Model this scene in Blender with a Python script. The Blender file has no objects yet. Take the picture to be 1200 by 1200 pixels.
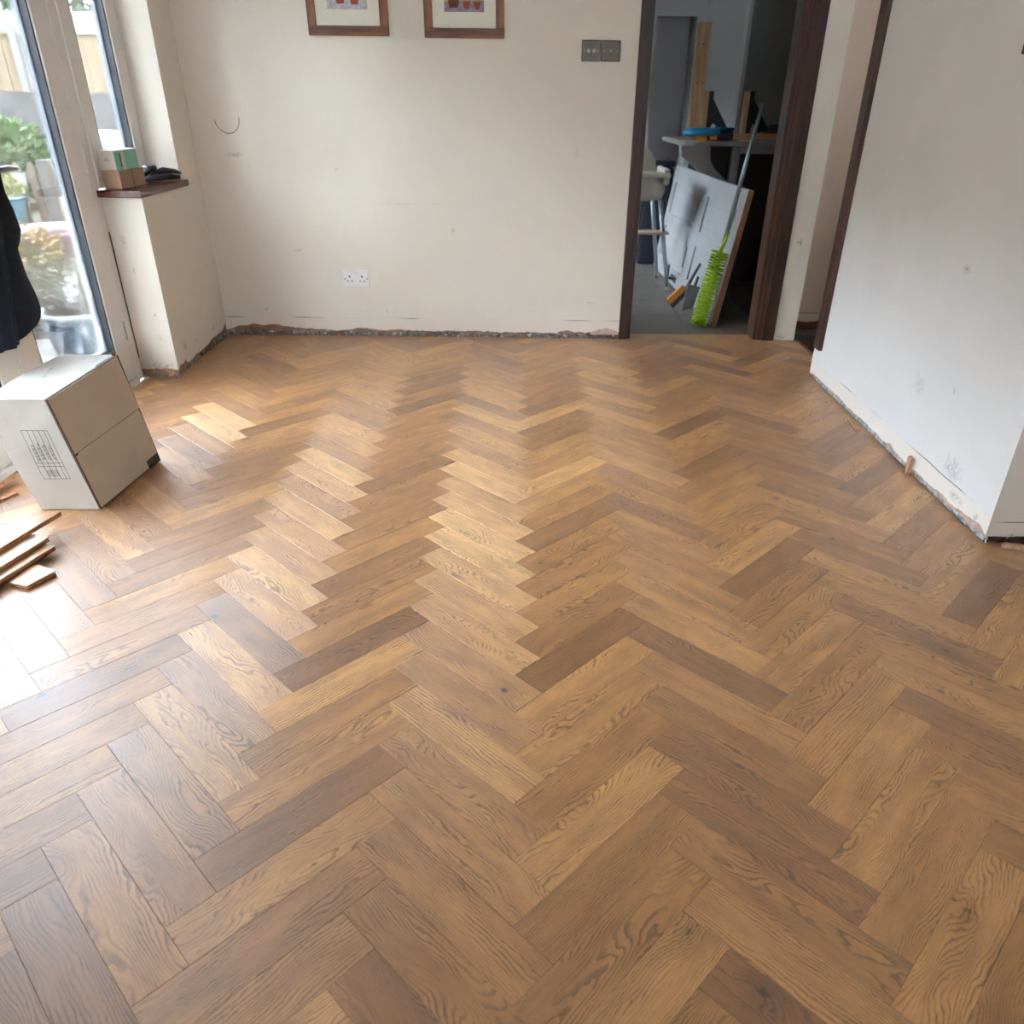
import bpy, bmesh, math, random
from mathutils import Vector, Matrix, noise

random.seed(7)
SC = bpy.context.scene
COL = SC.collection
PI = math.pi

# ------------------------------------------------------------------ camera
CAM_H = 1.17298
cam_d = bpy.data.cameras.new('camera')
cam = bpy.data.objects.new('camera', cam_d); COL.objects.link(cam)
cam_d.sensor_width = 36.0
cam_d.lens = 902.146 / 1200 * 36
cam_d.shift_x = (600 - 614.218) / 1200
cam_d.shift_y = (630.070 - 600) / 1200
cam_d.clip_start = 0.05; cam_d.clip_end = 200
cam.matrix_world = (Matrix.Translation((0, 0, CAM_H)) @ Matrix.Rotation(PI/2 - 0.51411, 4, 'X') @ Matrix.Rotation(0.01188, 4, 'Z'))
cam_d.dof.use_dof = True
cam_d.dof.focus_distance = 2.3
cam_d.dof.aperture_fstop = 4.5
SC.camera = cam

# ------------------------------------------------------------------ world: flat bright overcast sky
wd = bpy.data.worlds.new('overcast_sky'); SC.world = wd; wd.use_nodes = True
bg = wd.node_tree.nodes['Background']
bg.inputs['Color'].default_value = (0.79, 0.86, 1.0, 1)
bg.inputs['Strength'].default_value = 20.0
SC.view_settings.view_transform = 'Standard'
SC.view_settings.look = 'None'
SC.view_settings.exposure = 1.42
SC.view_settings.gamma = 1.0
SC.view_settings.use_curve_mapping = False
SC.cycles.max_bounces = 10
SC.cycles.diffuse_bounces = 6
SC.cycles.transparent_max_bounces = 16
SC.cycles.sample_clamp_indirect = 8.0

# ------------------------------------------------------------------ helpers: materials
MATS = {}
def srgb(r, g, b):
    f = lambda c: (c/255/12.92) if c/255 <= 0.04045 else ((c/255 + 0.055)/1.055)**2.4
    return (f(r), f(g), f(b), 1)

class NT:
    """small node-tree builder"""
    def __init__(s, name):
        s.m = bpy.data.materials.new(name); s.m.use_nodes = True
        s.t = s.m.node_tree; s.n = s.t.nodes; s.l = s.t.links
        s.b = s.n['Principled BSDF']
    def node(s, typ, ins=None, **props):
        nd = s.n.new(typ)
        for k, v in props.items(): setattr(nd, k, v)
        if ins:
            for k, v in ins.items(): s.set(nd, k, v)
        return nd
    def set(s, nd, k, v):
        sk = nd.inputs[k]
        if isinstance(v, bpy.types.NodeSocket): s.l.new(v, sk)
        else: sk.default_value = v
    def math(s, op, a, b=None, c=None, clamp=False):
        nd = s.n.new('ShaderNodeMath'); nd.operation = op; nd.use_clamp = clamp
        for i, v in enumerate((a, b, c)):
            if v is not None: s.set(nd, i, v)
        return nd.outputs[0]
    def vmath(s, op, a, b=None):
        nd = s.n.new('ShaderNodeVectorMath'); nd.operation = op
        s.set(nd, 0, a)
        if b is not None: s.set(nd, 1, b)
        return nd.outputs[0]
    def noise(s, vec, scale, detail=2.0, rough=0.5, col=False):
        nd = s.node('ShaderNodeTexNoise', {'Scale': scale, 'Detail': detail, 'Roughness': rough})
        if vec is not None: s.l.new(vec, nd.inputs['Vector'])
        return nd.outputs['Color' if col else 'Fac']
    def mix(s, fac, a, b, blend='MIX'):
        nd = s.n.new('ShaderNodeMix'); nd.data_type = 'RGBA'; nd.blend_type = blend
        s.set(nd, 0, fac); s.set(nd, 6, a); s.set(nd, 7, b)
        return nd.outputs[2]
    def rng(s, v, a, b, c=0.0, d=1.0, smooth=True):
        nd = s.n.new('ShaderNodeMapRange'); nd.interpolation_type = 'SMOOTHSTEP' if smooth else 'LINEAR'
        s.set(nd, 0, v); s.set(nd, 1, a); s.set(nd, 2, b); s.set(nd, 3, c); s.set(nd, 4, d)
        return nd.outputs[0]
    def bump(s, hgt, strength=0.3, dist=0.002):
        nd = s.node('ShaderNodeBump', {'Strength': strength, 'Distance': dist, 'Height': hgt})
        s.l.new(nd.outputs[0], s.b.inputs['Normal'])
    def coord(s, kind='Object'):
        return s.n.new('ShaderNodeTexCoord').outputs[kind]

def simple(name, col, rough=0.6, var=0.12, scale=8.0, metal=0.0, bump=0.0, stretch=None, spec=0.5):
    if name in MATS: return MATS[name]
    t = NT(name)
    v = t.coord()
    if stretch: v = t.vmath('MULTIPLY', v, stretch)
    n = t.noise(v, scale, 4.0, 0.6)
    dark = tuple(c*(1-var) for c in col[:3]) + (1,)
    lite = tuple(min(1, c*(1+var)) for c in col[:3]) + (1,)
    c = t.mix(t.rng(n, 0.3, 0.7), dark, lite)
    t.l.new(c, t.b.inputs['Base Color'])
    t.b.inputs['Roughness'].default_value = rough
    t.b.inputs['Metallic'].default_value = metal
    t.b.inputs['Specular IOR Level'].default_value = spec
    if bump: t.bump(n, bump, 0.003)
    MATS[name] = t.m
    return t.m

def wood_mat(name, light, dark, rough=0.5, scale=14.0, axis=2):
    """straight-grained timber, grain along local axis"""
    if name in MATS: return MATS[name]
    t = NT(name)
    st = [22.0, 22.0, 22.0]; st[axis] = 1.3
    v = t.vmath('MULTIPLY', t.coord(), tuple(st))
    n = t.noise(v, 2.2, 5.0, 0.65)
    c = t.mix(t.rng(n, 0.3, 0.72), dark, light)
    t.l.new(c, t.b.inputs['Base Color'])
    t.b.inputs['Roughness'].default_value = rough
    t.bump(n, 0.15, 0.001)
    MATS[name] = t.m
    return t.m

# ------------------------------------------------------------------ helpers: geometry
def link(o, parent=None):
    COL.objects.link(o)
    if parent is not None: o.parent = parent
    return o

def mesh_obj(name, bm, m, parent=None, smooth=False, loc=None):
    bmesh.ops.recalc_face_normals(bm, faces=bm.faces)
    me = bpy.data.meshes.new(name); bm.to_mesh(me); bm.free()
    if smooth:
        for p in me.polygons: p.use_smooth = True
    if isinstance(m, (list, tuple)):
        for q in m: me.materials.append(q)
    elif m: me.materials.append(m)
    o = bpy.data.objects.new(name, me)
    if loc is not None: o.location = loc
    return link(o, parent)

def tag(o, label=None, cat=None, group=None, kind=None):
    if label: o['label'] = label
    if cat: o['category'] = cat
    if group: o['group'] = group
    if kind: o['kind'] = kind
    return o

def thing(name, label, cat, loc=(0, 0, 0), rotz=0.0, group=None, kind=None):
    o = bpy.data.objects.new(name, None); o.empty_display_size = 0.1
    o.location = loc; o.rotation_euler = (0, 0, rotz)
    link(o); return tag(o, label, cat, group, kind)

def box(bm, x0, x1, y0, y1, z0, z1, bev=0.0, mi=0, mat4=None):
    vs = [bm.verts.new((x, y, z)) for x in (x0, x1) for y in (y0, y1) for z in (z0, z1)]
    idx = ((0,1,3,2), (4,6,7,5), (0,4,5,1), (2,3,7,6), (0,2,6,4), (1,5,7,3))
    fs = [bm.faces.new([vs[i] for i in f]) for f in idx]
    for f in fs: f.material_index = mi
    if mat4 is not None: bmesh.ops.transform(bm, matrix=mat4, verts=vs)
    if bev > 0:
        es = list({e for f in fs for e in f.edges})
        r = bmesh.ops.bevel(bm, geom=es, offset=bev, segments=2, affect='EDGES', profile=0.5)
        for f in r['faces']: f.material_index = mi
    return vs

def B(name, x0, x1, y0, y1, z0, z1, m, parent=None, bev=0.0, smooth=False):
    """box object whose origin is at its base centre"""
    c = Vector(((x0+x1)/2, (y0+y1)/2, z0))
    bm = bmesh.new(); box(bm, x0-c.x, x1-c.x, y0-c.y, y1-c.y, 0, z1-z0, bev)
    pl = c - (parent.location if parent is not None and parent.parent is None else Vector((0, 0, 0)))
    return mesh_obj(name, bm, m, parent, smooth, pl)

def tube(bm, pts, r, seg=10, mi=0, cap=True):
    """tube through points; r a number or list"""
    pts = [Vector(p) for p in pts]; n = len(pts)
    rs = r if isinstance(r, (list, tuple)) else [r]*n
    rings = []
    up = Vector((0, 0, 1))
    for i, p in enumerate(pts):
        d = (pts[min(i+1, n-1)] - pts[max(i-1, 0)]).normalized()
        a = d.cross(up)
        if a.length < 1e-3: a = d.cross(Vector((1, 0, 0)))
        a.normalize(); b = d.cross(a).normalized()
        rings.append([bm.verts.new(p + (a*math.cos(2*PI*k/seg) + b*math.sin(2*PI*k/seg))*rs[i]) for k in range(seg)])
    for i in range(n-1):
        for k in range(seg):
            f = bm.faces.new((rings[i][k], rings[i][(k+1) % seg], rings[i+1][(k+1) % seg], rings[i+1][k])); f.material_index = mi
    if cap:
        bm.faces.new(rings[0][::-1]).material_index = mi; bm.faces.new(rings[-1]).material_index = mi

def lathe(bm, prof, seg=28, mi=0, center=(0, 0, 0)):
    """surface of revolution about z; prof = [(r,z),...]"""
    cx, cy, cz = center; rings = []
    for r, z in prof:
        if r < 1e-5: rings.append([bm.verts.new((cx, cy, cz+z))])
        else: rings.append([bm.verts.new((cx+r*math.cos(2*PI*k/seg), cy+r*math.sin(2*PI*k/seg), cz+z)) for k in range(seg)])
    for a, b in zip(rings, rings[1:]):
        for k in range(seg):
            k2 = (k+1) % seg
            if len(a) == 1 and len(b) == 1: continue
            if len(a) == 1: f = bm.faces.new((a[0], b[k], b[k2]))
            elif len(b) == 1: f = bm.faces.new((a[k], a[k2], b[0]))
            else: f = bm.faces.new((a[k], a[k2], b[k2], b[k]))
            f.material_index = mi

def prism(bm, poly, z0, z1, mi=0, axes=None):
    """extrude a 2-D polygon; axes maps (u,v,w) to a 3-D point"""
    ax = axes or (lambda u, v, w: (u, v, w))
    a = [bm.verts.new(ax(u, v, z0)) for u, v in poly]; b = [bm.verts.new(ax(u, v, z1)) for u, v in poly]
    n = len(poly)
    bm.faces.new(a[::-1]).material_index = mi; bm.faces.new(b).material_index = mi
    for i in range(n):
        bm.faces.new((a[i], a[(i+1) % n], b[(i+1) % n], b[i])).material_index = mi

def fn(x, s=0.0, f=1.0): return noise.noise(Vector((x*f, s*13.7, s*3.1)))

# ------------------------------------------------------------------ materials
def oak(name, attr=False):
    """engineered oak block: cathedral grain, pores, knots; local x runs along the block.
    object colour: R tone, G seed, B how strongly the rings wander"""
    t = NT(name)
    if attr:
        at = t.node('ShaderNodeAttribute', attribute_name='block_uv').outputs['Vector']
        oc = t.node('ShaderNodeAttribute', attribute_name='block_tone').outputs['Color']
    else:
        at = t.coord('Object')
        oc = t.n.new('ShaderNodeObjectInfo').outputs['Color']
    sc = t.node('ShaderNodeSeparateColor', {'Color': oc})
    tone, seed, warp = sc.outputs[0], sc.outputs[1], sc.outputs[2]
    sx = t.node('ShaderNodeSeparateXYZ', {0: at})
    x, y = sx.outputs[0], sx.outputs[1]
    off = t.math('MULTIPLY', seed, 173.0)
    def vec(fx, fy, o=0.0):
        return t.node('ShaderNodeCombineXYZ', {0: t.math('MULTIPLY_ADD', x, fx, off), 1: t.math('MULTIPLY', y, fy), 2: t.math('ADD', t.math('MULTIPLY', off, 0.37), o)}).outputs[0]
    # knots
    vor = t.node('ShaderNodeTexVoronoi', {'Vector': vec(6.0, 9.0, 3.0), 'Scale': 1.0, 'Randomness': 1.0}, feature='F1', voronoi_dimensions='3D')
    vcol = t.node('ShaderNodeSeparateColor', {'Color': vor.outputs['Color']})
    has = t.math('GREATER_THAN', vcol.outputs[0], 0.74)
    kd = t.math('ADD', vor.outputs['Distance'], t.math('MULTIPLY', t.noise(vec(60, 90, 1.0), 1.0, 2.0), 0.10))
    kcore = t.math('MULTIPLY', t.rng(kd, 0.09, 0.13, 1.0, 0.0), has)
    khalo = t.math('MULTIPLY', t.rng(kd, 0.08, 0.50, 1.0, 0.0), has)
    # growth rings as contour lines of a stretched field
    n1 = t.noise(vec(4.2, 15.0), 1.0, 1.5, 0.45)
    n2 = t.noise(vec(28.0, 60.0, 7.0), 1.0, 3.0, 0.55)
    amp = t.math('MULTIPLY_ADD', warp, 0.115, 0.012)
    field = t.math('ADD', y, t.math('MULTIPLY', t.math('SUBTRACT', n1, 0.5), amp))
    field = t.math('ADD', field, t.math('MULTIPLY', t.math('SUBTRACT', n2, 0.5), 0.0105))
    field = t.math('ADD', field, t.math('MULTIPLY', khalo, 0.016))
    fr = t.math('FRACT', t.math('DIVIDE', field, t.math('MULTIPLY_ADD', seed, 0.0030, 0.0047)))
    ring = t.math('MULTIPLY', t.rng(fr, 0.42, 0.88), t.rng(fr, 0.92, 1.0, 1.0, 0.0))
    # pores: fine short streaks, gathered along the rings
    por = t.noise(vec(55.0, 900.0, 11.0), 1.0, 2.0, 0.6)
    pore = t.rng(por, 0.50, 0.66)
    line = t.math('MULTIPLY', ring, t.rng(por, 0.22, 0.62, 0.30, 1.0))
    line = t.math('MULTIPLY', line, t.rng(t.noise(vec(9.0, 24.0, 17.0), 1.0, 2.0), 0.30, 0.62, 0.20, 1.0))
    # broad colour drift in the board
    drift = t.noise(vec(5.0, 26.0, 23.0), 1.0, 3.0, 0.6)
    ramp = t.node('ShaderNodeValToRGB', {'Fac': tone})
    cr = ramp.color_ramp
    cr.elements[0].position = 0.0; cr.elements[0].color = srgb(112, 72, 40)
    cr.elements[1].position = 1.0; cr.elements[1].color = srgb(230, 182, 116)
    for p_, c_ in ((0.25, (144, 98, 55)), (0.5, (175, 124, 70)), (0.75, (203, 151, 89))):
        e = cr.elements.new(p_); e.color = srgb(*c_)
    base = t.mix(t.rng(drift, 0.25, 0.75), t.mix(1.0, ramp.outputs[0], (0.74, 0.70, 0.66, 1), 'MULTIPLY'), t.mix(1.0, ramp.outputs[0], (1.12, 1.12, 1.10, 1), 'MULTIPLY'))
    dk = t.mix(1.0, base, (0.22, 0.17, 0.14, 1), 'MULTIPLY')
    c = t.mix(line, base, dk)
    c = t.mix(t.math('MULTIPLY', pore, 0.22), c, dk)
    c = t.mix(t.math('MULTIPLY', khalo, 0.55), c, t.mix(1.0, c, (0.50, 0.44, 0.40, 1), 'MULTIPLY'))
    c = t.mix(t.math('MULTIPLY', kcore, 0.85), c, srgb(40, 27, 20))
    t.l.new(c, t.b.inputs['Base Color'])
    rg = t.math('MULTIPLY_ADD', line, 0.08, 0.54)
    rg = t.math('ADD', rg, t.math('MULTIPLY', t.math('SUBTRACT', drift, 0.5), 0.08))
    t.l.new(rg, t.b.inputs['Roughness'])
    t.b.inputs['Specular IOR Level'].default_value = 0.85
    t.b.inputs['Coat Weight'].default_value = 1.0; t.b.inputs['Coat Roughness'].default_value = 0.44; t.b.inputs['Coat IOR'].default_value = 1.7
    if not attr:   # brushed along the grain: broader sheen across it
        vt = t.n.new('ShaderNodeVectorTransform'); vt.vector_type = 'VECTOR'; vt.convert_from = 'OBJECT'; vt.convert_to = 'WORLD'
        vt.inputs[0].default_value = (0, 1, 0); t.l.new(vt.outputs[0], t.b.inputs['Tangent'])
        t.b.inputs['Anisotropic'].default_value = 0.6
    hgt = t.math('SUBTRACT', t.math('MULTIPLY', line, -0.8), t.math('MULTIPLY', pore, 0.4))
    t.bump(hgt, 0.5, 0.00012)
    return t.m
M_OAK = oak('oak_block'); M_OAK2 = oak('oak_block_joined', True)

def plaster(name, col, smudges=(), plane='xz', rings=(), band=None):
    """painted plaster; smudges = (u, z, ru, rz, strength) grey scuffs with a shape of their own"""
    t = NT(name)
    p = t.coord('Object')
    s = t.node('ShaderNodeSeparateXYZ', {0: p})
    u = s.outputs[0] if plane == 'xz' else s.outputs[1]; z = s.outputs[2]
    n = t.noise(p, 3.0, 5.0, 0.6)
    c = t.mix(t.rng(n, 0.3, 0.75), tuple(k*0.95 for k in col[:3]) + (1,), col)
    fine = t.noise(p, 55.0, 4.0, 0.7)
    jag = t.noise(p, 40.0, 3.0, 0.6)
    if band:
        bz, bcol = band
        edge = t.math('ADD', z, t.math('MULTIPLY', t.math('SUBTRACT', t.noise(p, 9.0, 4.0), 0.5), 0.012))
        c = t.mix(t.rng(edge, bz-0.004, bz+0.002, 1.0, 0.0), c, bcol)
        ln = t.math('MULTIPLY', t.rng(edge, bz-0.004, bz-0.001), t.rng(edge, bz+0.001, bz+0.004, 1.0, 0.0))
        ln = t.math('MULTIPLY', ln, t.rng(t.noise(p, 3.3, 3.0), 0.42, 0.56))
        c = t.mix(t.math('MULTIPLY', ln, 0.7), c, srgb(110, 96, 82))
    for (su, sz, ru, rz, st) in smudges:
        d = t.math('SQRT', t.math('ADD', t.math('POWER', t.math('DIVIDE', t.math('SUBTRACT', u, su), ru), 2.0), t.math('POWER', t.math('DIVIDE', t.math('SUBTRACT', z, sz), rz), 2.0)))
        f = t.math('MULTIPLY', t.rng(t.math('ADD', d, t.math('MULTIPLY', jag, 0.9)), 0.6, 1.5, 1.0, 0.0), t.rng(fine, 0.40, 0.60))
        c = t.mix(t.math('MULTIPLY', f, st), c, srgb(112, 104, 98))
    for (su, sz, r, a0, a1) in rings:
        du = t.math('SUBTRACT', u, su); dz = t.math('SUBTRACT', z, sz)
        d = t.math('SQRT', t.math('ADD', t.math('POWER', du, 2.0), t.math('POWER', dz, 2.0)))
        d = t.math('ABSOLUTE', t.math('SUBTRACT', t.math('ADD', d, t.math('MULTIPLY', t.math('SUBTRACT', t.noise(p, 20.0, 3.0), 0.5), 0.012)), r))
        ang = t.math('ARCTAN2', dz, du)
        f = t.math('MULTIPLY', t.rng(d, 0.0012, 0.0035, 1.0, 0.0), t.math('MULTIPLY', t.math('GREATER_THAN', ang, a0), t.math('LESS_THAN', ang, a1)))
        c = t.mix(t.math('MULTIPLY', f, 0.75), c, srgb(96, 84, 74))
    t.l.new(c, t.b.inputs['Base Color'])
    t.b.inputs['Roughness'].default_value = 0.75
    t.b.inputs['Specular IOR Level'].default_value = 0.3
    t.bump(t.math('ADD', t.math('MULTIPLY', n, 1.0), t.math('MULTIPLY', fine, 0.12)), 0.12, 0.004)
    return t.m

CREAM = (0.76, 0.703, 0.60, 1)
WHITE = (0.79, 0.79, 0.78, 1)
BANDC = (0.75, 0.67, 0.58, 1)
M_FAR = plaster('plaster_cream_far', CREAM, plane='xz', band=(0.098, BANDC),
    smudges=[(-1.52, 0.925, 0.055, 0.014, .55), (-0.40, 0.565, 0.018, 0.030, .5), (-1.25, 0.46, .03, .01, .4), (-.62, .7, .35, .008, .12), (0.25, .95, .02, .03, .15), (0.36, .20, .03, .008, .4), (-1.0, .86, .02, .006, .35), (-.79, .14, .006, .02, .6), (-1.47, .14, .01, .01, .7), (-1.50, .12, .006, .006, .8)],
    rings=[(-1.530, 1.085, 0.062, -3.2, 0.15)])
M_LEFT = plaster('plaster_cream_left', CREAM, plane='yz', smudges=[(3.9, .10, .03, .012, .5), (3.75, .12, .05, .03, .4), (4.2, .09, .02, .02, .5)])
M_NIB = plaster('plaster_cream_pier', CREAM, plane='xz', smudges=[(-1.79, .62, .02, .05, .35), (-1.77, .50, .008, .03, .4), (-1.72, .2, .015, .03, .3), (-1.75, .06, .08, .02, .6), (-1.72, .30, .01, .015, .4)])
M_RIGHT = plaster('plaster_white_right', WHITE, plane='yz', band=(0.088, (0.79, 0.75, 0.69, 1)),
    smudges=[(2.60, .72, .03, .02, .45), (2.35, .13, .10, .05, .35), (2.28, .055, .06, .02, .5), (2.7, .30, .06, .05, .22), (2.15, .05, .015, .02, .8), (2.47, .36, .012, .02, .3)])
M_END = plaster('plaster_cream_end', (0.74, 0.69, 0.60, 1), plane='xz', band=(0.075, (0.72, 0.66, 0.57, 1)), smudges=[(1.50, .03, .008, .008, .95)])
M_HALL = plaster('plaster_hall', (0.74, 0.60, 0.48, 1), plane='xz', band=(0.10, (0.74, 0.64, 0.54, 1)), smudges=[(1.58, .5, .02, .03, .7), (1.75, .06, .01, .01, .9)])
M_STRIP = plaster('plaster_cream_strip', CREAM, plane='xz', smudges=[(1.47, .53, .02, .025, .85), (1.46, .02, .03, .015, .7)])
M_CEIL = simple('ceiling_paint', (0.66, 0.63, 0.57, 1), 0.8, 0.03)
M_GREY = simple('kitchen_grey_paint', srgb(150, 150, 148), 0.7, 0.04, 2.0)
M_LILAC = simple('kitchen_pale_paint', srgb(184, 181, 183), 0.7, 0.04, 2.0)
M_UNDER = simple('brown_undercoat', srgb(150, 118, 96), 0.9, 0.25, 30.0, bump=0.5)
M_PINKP = simple('pink_bonding_plaster', srgb(190, 160, 142), 0.9, 0.2, 30.0, bump=0.5)
M_WOODDK = wood_mat('dark_stained_wood', srgb(68, 36, 21), srgb(34, 17, 10), 0.5)
M_WOODRD = wood_mat('redbrown_stained_wood', srgb(86, 50, 31), srgb(48, 27, 17), 0.42)
M_PINE = wood_mat('pine', srgb(206, 166, 128), srgb(168, 124, 88), 0.6)
M_UPVC = simple('white_upvc', (0.80, 0.79, 0.75, 1), 0.35, 0.03, 4.0)
M_GASKET = simple('black_gasket', srgb(38, 42, 48), 0.5, 0.2)
M_SPACER = simple('grey_spacer_bar', srgb(120, 124, 128), 0.4, 0.1)
M_SILL = wood_mat('mahogany_laminate', srgb(104, 62, 46), srgb(70, 40, 30), 0.2, axis=1)
M_CHROME = simple('brushed_steel', srgb(150, 152, 154), 0.3, 0.06, 20.0, metal=1.0)

def mortar_mat():
    t = NT('rough_mortar'); p = t.coord()
    n = t.noise(p, 28.0, 6.0, 0.7); n2 = t.noise(p, 9.0, 4.0, 0.6)
    c = t.mix(t.rng(n, 0.3, 0.7), srgb(66, 58, 54), srgb(168, 162, 156))
    c = t.mix(t.rng(n2, 0.5, 0.62), c, srgb(140, 108, 88))
    c = t.mix(t.rng(t.noise(p, 42.0, 2.0), 0.62, 0.68), c, srgb(225, 222, 216))
    t.l.new(c, t.b.inputs['Base Color']); t.b.inputs['Roughness'].default_value = 0.95
    t.bump(n, 0.8, 0.006); return t.m
M_MORTAR = mortar_mat()
def cement_mat():
    t = NT('grey_cement'); p = t.coord()
    n = t.noise(p, 40.0, 6.0, 0.7)
    c = t.mix(t.rng(n, 0.3, 0.7), srgb(104, 106, 108), srgb(206, 210, 212))
    t.l.new(c, t.b.inputs['Base Color']); t.b.inputs['Roughness'].default_value = 0.95
    t.bump(n, 0.8, 0.006); return t.m
M_CEMENT = cement_mat()
M_DARK = simple('dark_void', srgb(36, 28, 24), 0.95, 0.3, 30.0)

def glass_mat(name, dirt=False):
    t = NT(name); t.n.remove(t.b)
    out = t.n['Material Output']
    tr = t.node('ShaderNodeBsdfTransparent', {'Color': (0.96, 0.985, 0.98, 1)})
    gl = t.node('ShaderNodeBsdfGlossy', {'Color': (1, 1, 1, 1), 'Roughness': 0.0})
    fr = t.node('ShaderNodeFresnel', {'IOR': 1.45})
    mx = t.n.new('ShaderNodeMixShader')
    t.l.new(t.math('MULTIPLY', fr.outputs[0], 0.8), mx.inputs[0]); t.l.new(tr.outputs[0], mx.inputs[1]); t.l.new(gl.outputs[0], mx.inputs[2])
    last = mx.outputs[0]
    if dirt:
        p = t.coord(); s = t.node('ShaderNodeSeparateXYZ', {0: p})
        st = t.noise(t.vmath('MULTIPLY', p, (1, 9, 3.5)), 3.0, 6.0, 0.75)
        low = t.rng(s.outputs[2], 0.05, 0.60, 1.0, 0.0)
        f = t.math('MULTIPLY', t.rng(st, 0.45, 0.70), t.math('MULTIPLY', low, 0.05))
        df = t.node('ShaderNodeBsdfTranslucent', {'Color': (0.8, 0.82, 0.82, 1)})
        m2 = t.n.new('ShaderNodeMixShader'); t.l.new(f, m2.inputs[0]); t.l.new(last, m2.inputs[1]); t.l.new(df.outputs[0], m2.inputs[2])
        last = m2.outputs[0]
    t.l.new(last, out.inputs['Surface']); return t.m
M_GLASS = glass_mat('window_glass'); M_GLASSD = glass_mat('smeared_door_glass', True)

# ------------------------------------------------------------------ room dimensions
FAR_Y = 4.42; LEFT_X = -1.67; RIGHT_X = 1.42; RW_Y0 = 2.075; RW_Y1 = 3.74
CEIL = 2.40; FRAME_X = -1.84; BACK_Y = -1.9; EAST_X = 2.7

# ------------------------------------------------------------------ floor: slab + herringbone blocks
bm = bmesh.new(); box(bm, -1.86, EAST_X, BACK_Y, 4.50, -0.12, -0.0145)
floor = mesh_obj('floor', bm, simple('screed', srgb(70, 60, 50), 0.9, 0.2))
tag(floor, 'oak herringbone parquet floor of the emptied room', kind='structure')
WB = 0.09; NB = 4.452; YAW = 0.013767; OX, OY = 0.0521, 0.84627
GAP = 0.0005; CH = 0.00045; TH = 0.014
def uv_world(u, v):
    X = (u - v)/math.sqrt(2); Y = (u + v)/math.sqrt(2)
    c, s = math.cos(YAW), math.sin(YAW)
    return Vector(((c*X - s*Y)*WB + OX, (s*X + c*Y)*WB + OY))
VIEW = cam.matrix_world.inverted()
def to_px(x, y, z=0.0):
    p = VIEW @ Vector((x, y, z))
    if p.z > -0.02: return None
    return (614.218 + 902.146*p.x/-p.z, 630.07 - 902.146*p.y/-p.z)
def clip(poly, nx, ny, d):        # keep nx*x+ny*y <= d
    out = []
    for i in range(len(poly)):
        a, b = poly[i], poly[(i+1) % len(poly)]
        da, db = nx*a.x + ny*a.y - d, nx*b.x + ny*b.y - d
        if da <= 0: out.append(a)
        if da*db < 0: out.append(a + (b - a)*(da/(da - db)))
    return out
def area(poly): return abs(sum(poly[i].x*poly[i-1].y - poly[i-1].x*poly[i].y for i in range(len(poly))))/2
def inset(poly, d):
    n = len(poly); ctr = sum(poly, Vector((0, 0)))/n; lines = []
    for i in range(n):
        a, b = poly[i], poly[(i+1) % n]; e = (b - a)
        if e.length < 1e-6: continue
        nrm = Vector((-e.y, e.x)).normalized()
        if nrm.dot(ctr - a) < 0: nrm = -nrm
        lines.append((a + nrm*d, e.normalized()))
    out = []
    for i in range(len(lines)):
        (p, e), (q, g) = lines[i-1], lines[i]
        den = e.x*g.y - e.y*g.x
        if abs(den) < 1e-4: out.append(q.copy()); continue
        k = ((q.x-p.x)*g.y - (q.y-p.y)*g.x)/den
        out.append(p + e*k)
    return out
def block_geo(poly):
    """verts, faces of one block with a micro-bevelled top edge; poly in block-local metres"""
    p0 = inset(poly, GAP/2); p1 = inset(p0, CH); n = len(p0)
    vs = [(p.x, p.y, -TH) for p in p0] + [(p.x, p.y, -CH*0.8) for p in p0] + [(p.x, p.y, 0.0) for p in p1]
    fs = [tuple(range(2*n, 3*n))]
    for k in (0, n):
        for i in range(n): fs.append((k+i, k+(i+1) % n, k+n+(i+1) % n, k+n+i))
    return vs, fs
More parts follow.
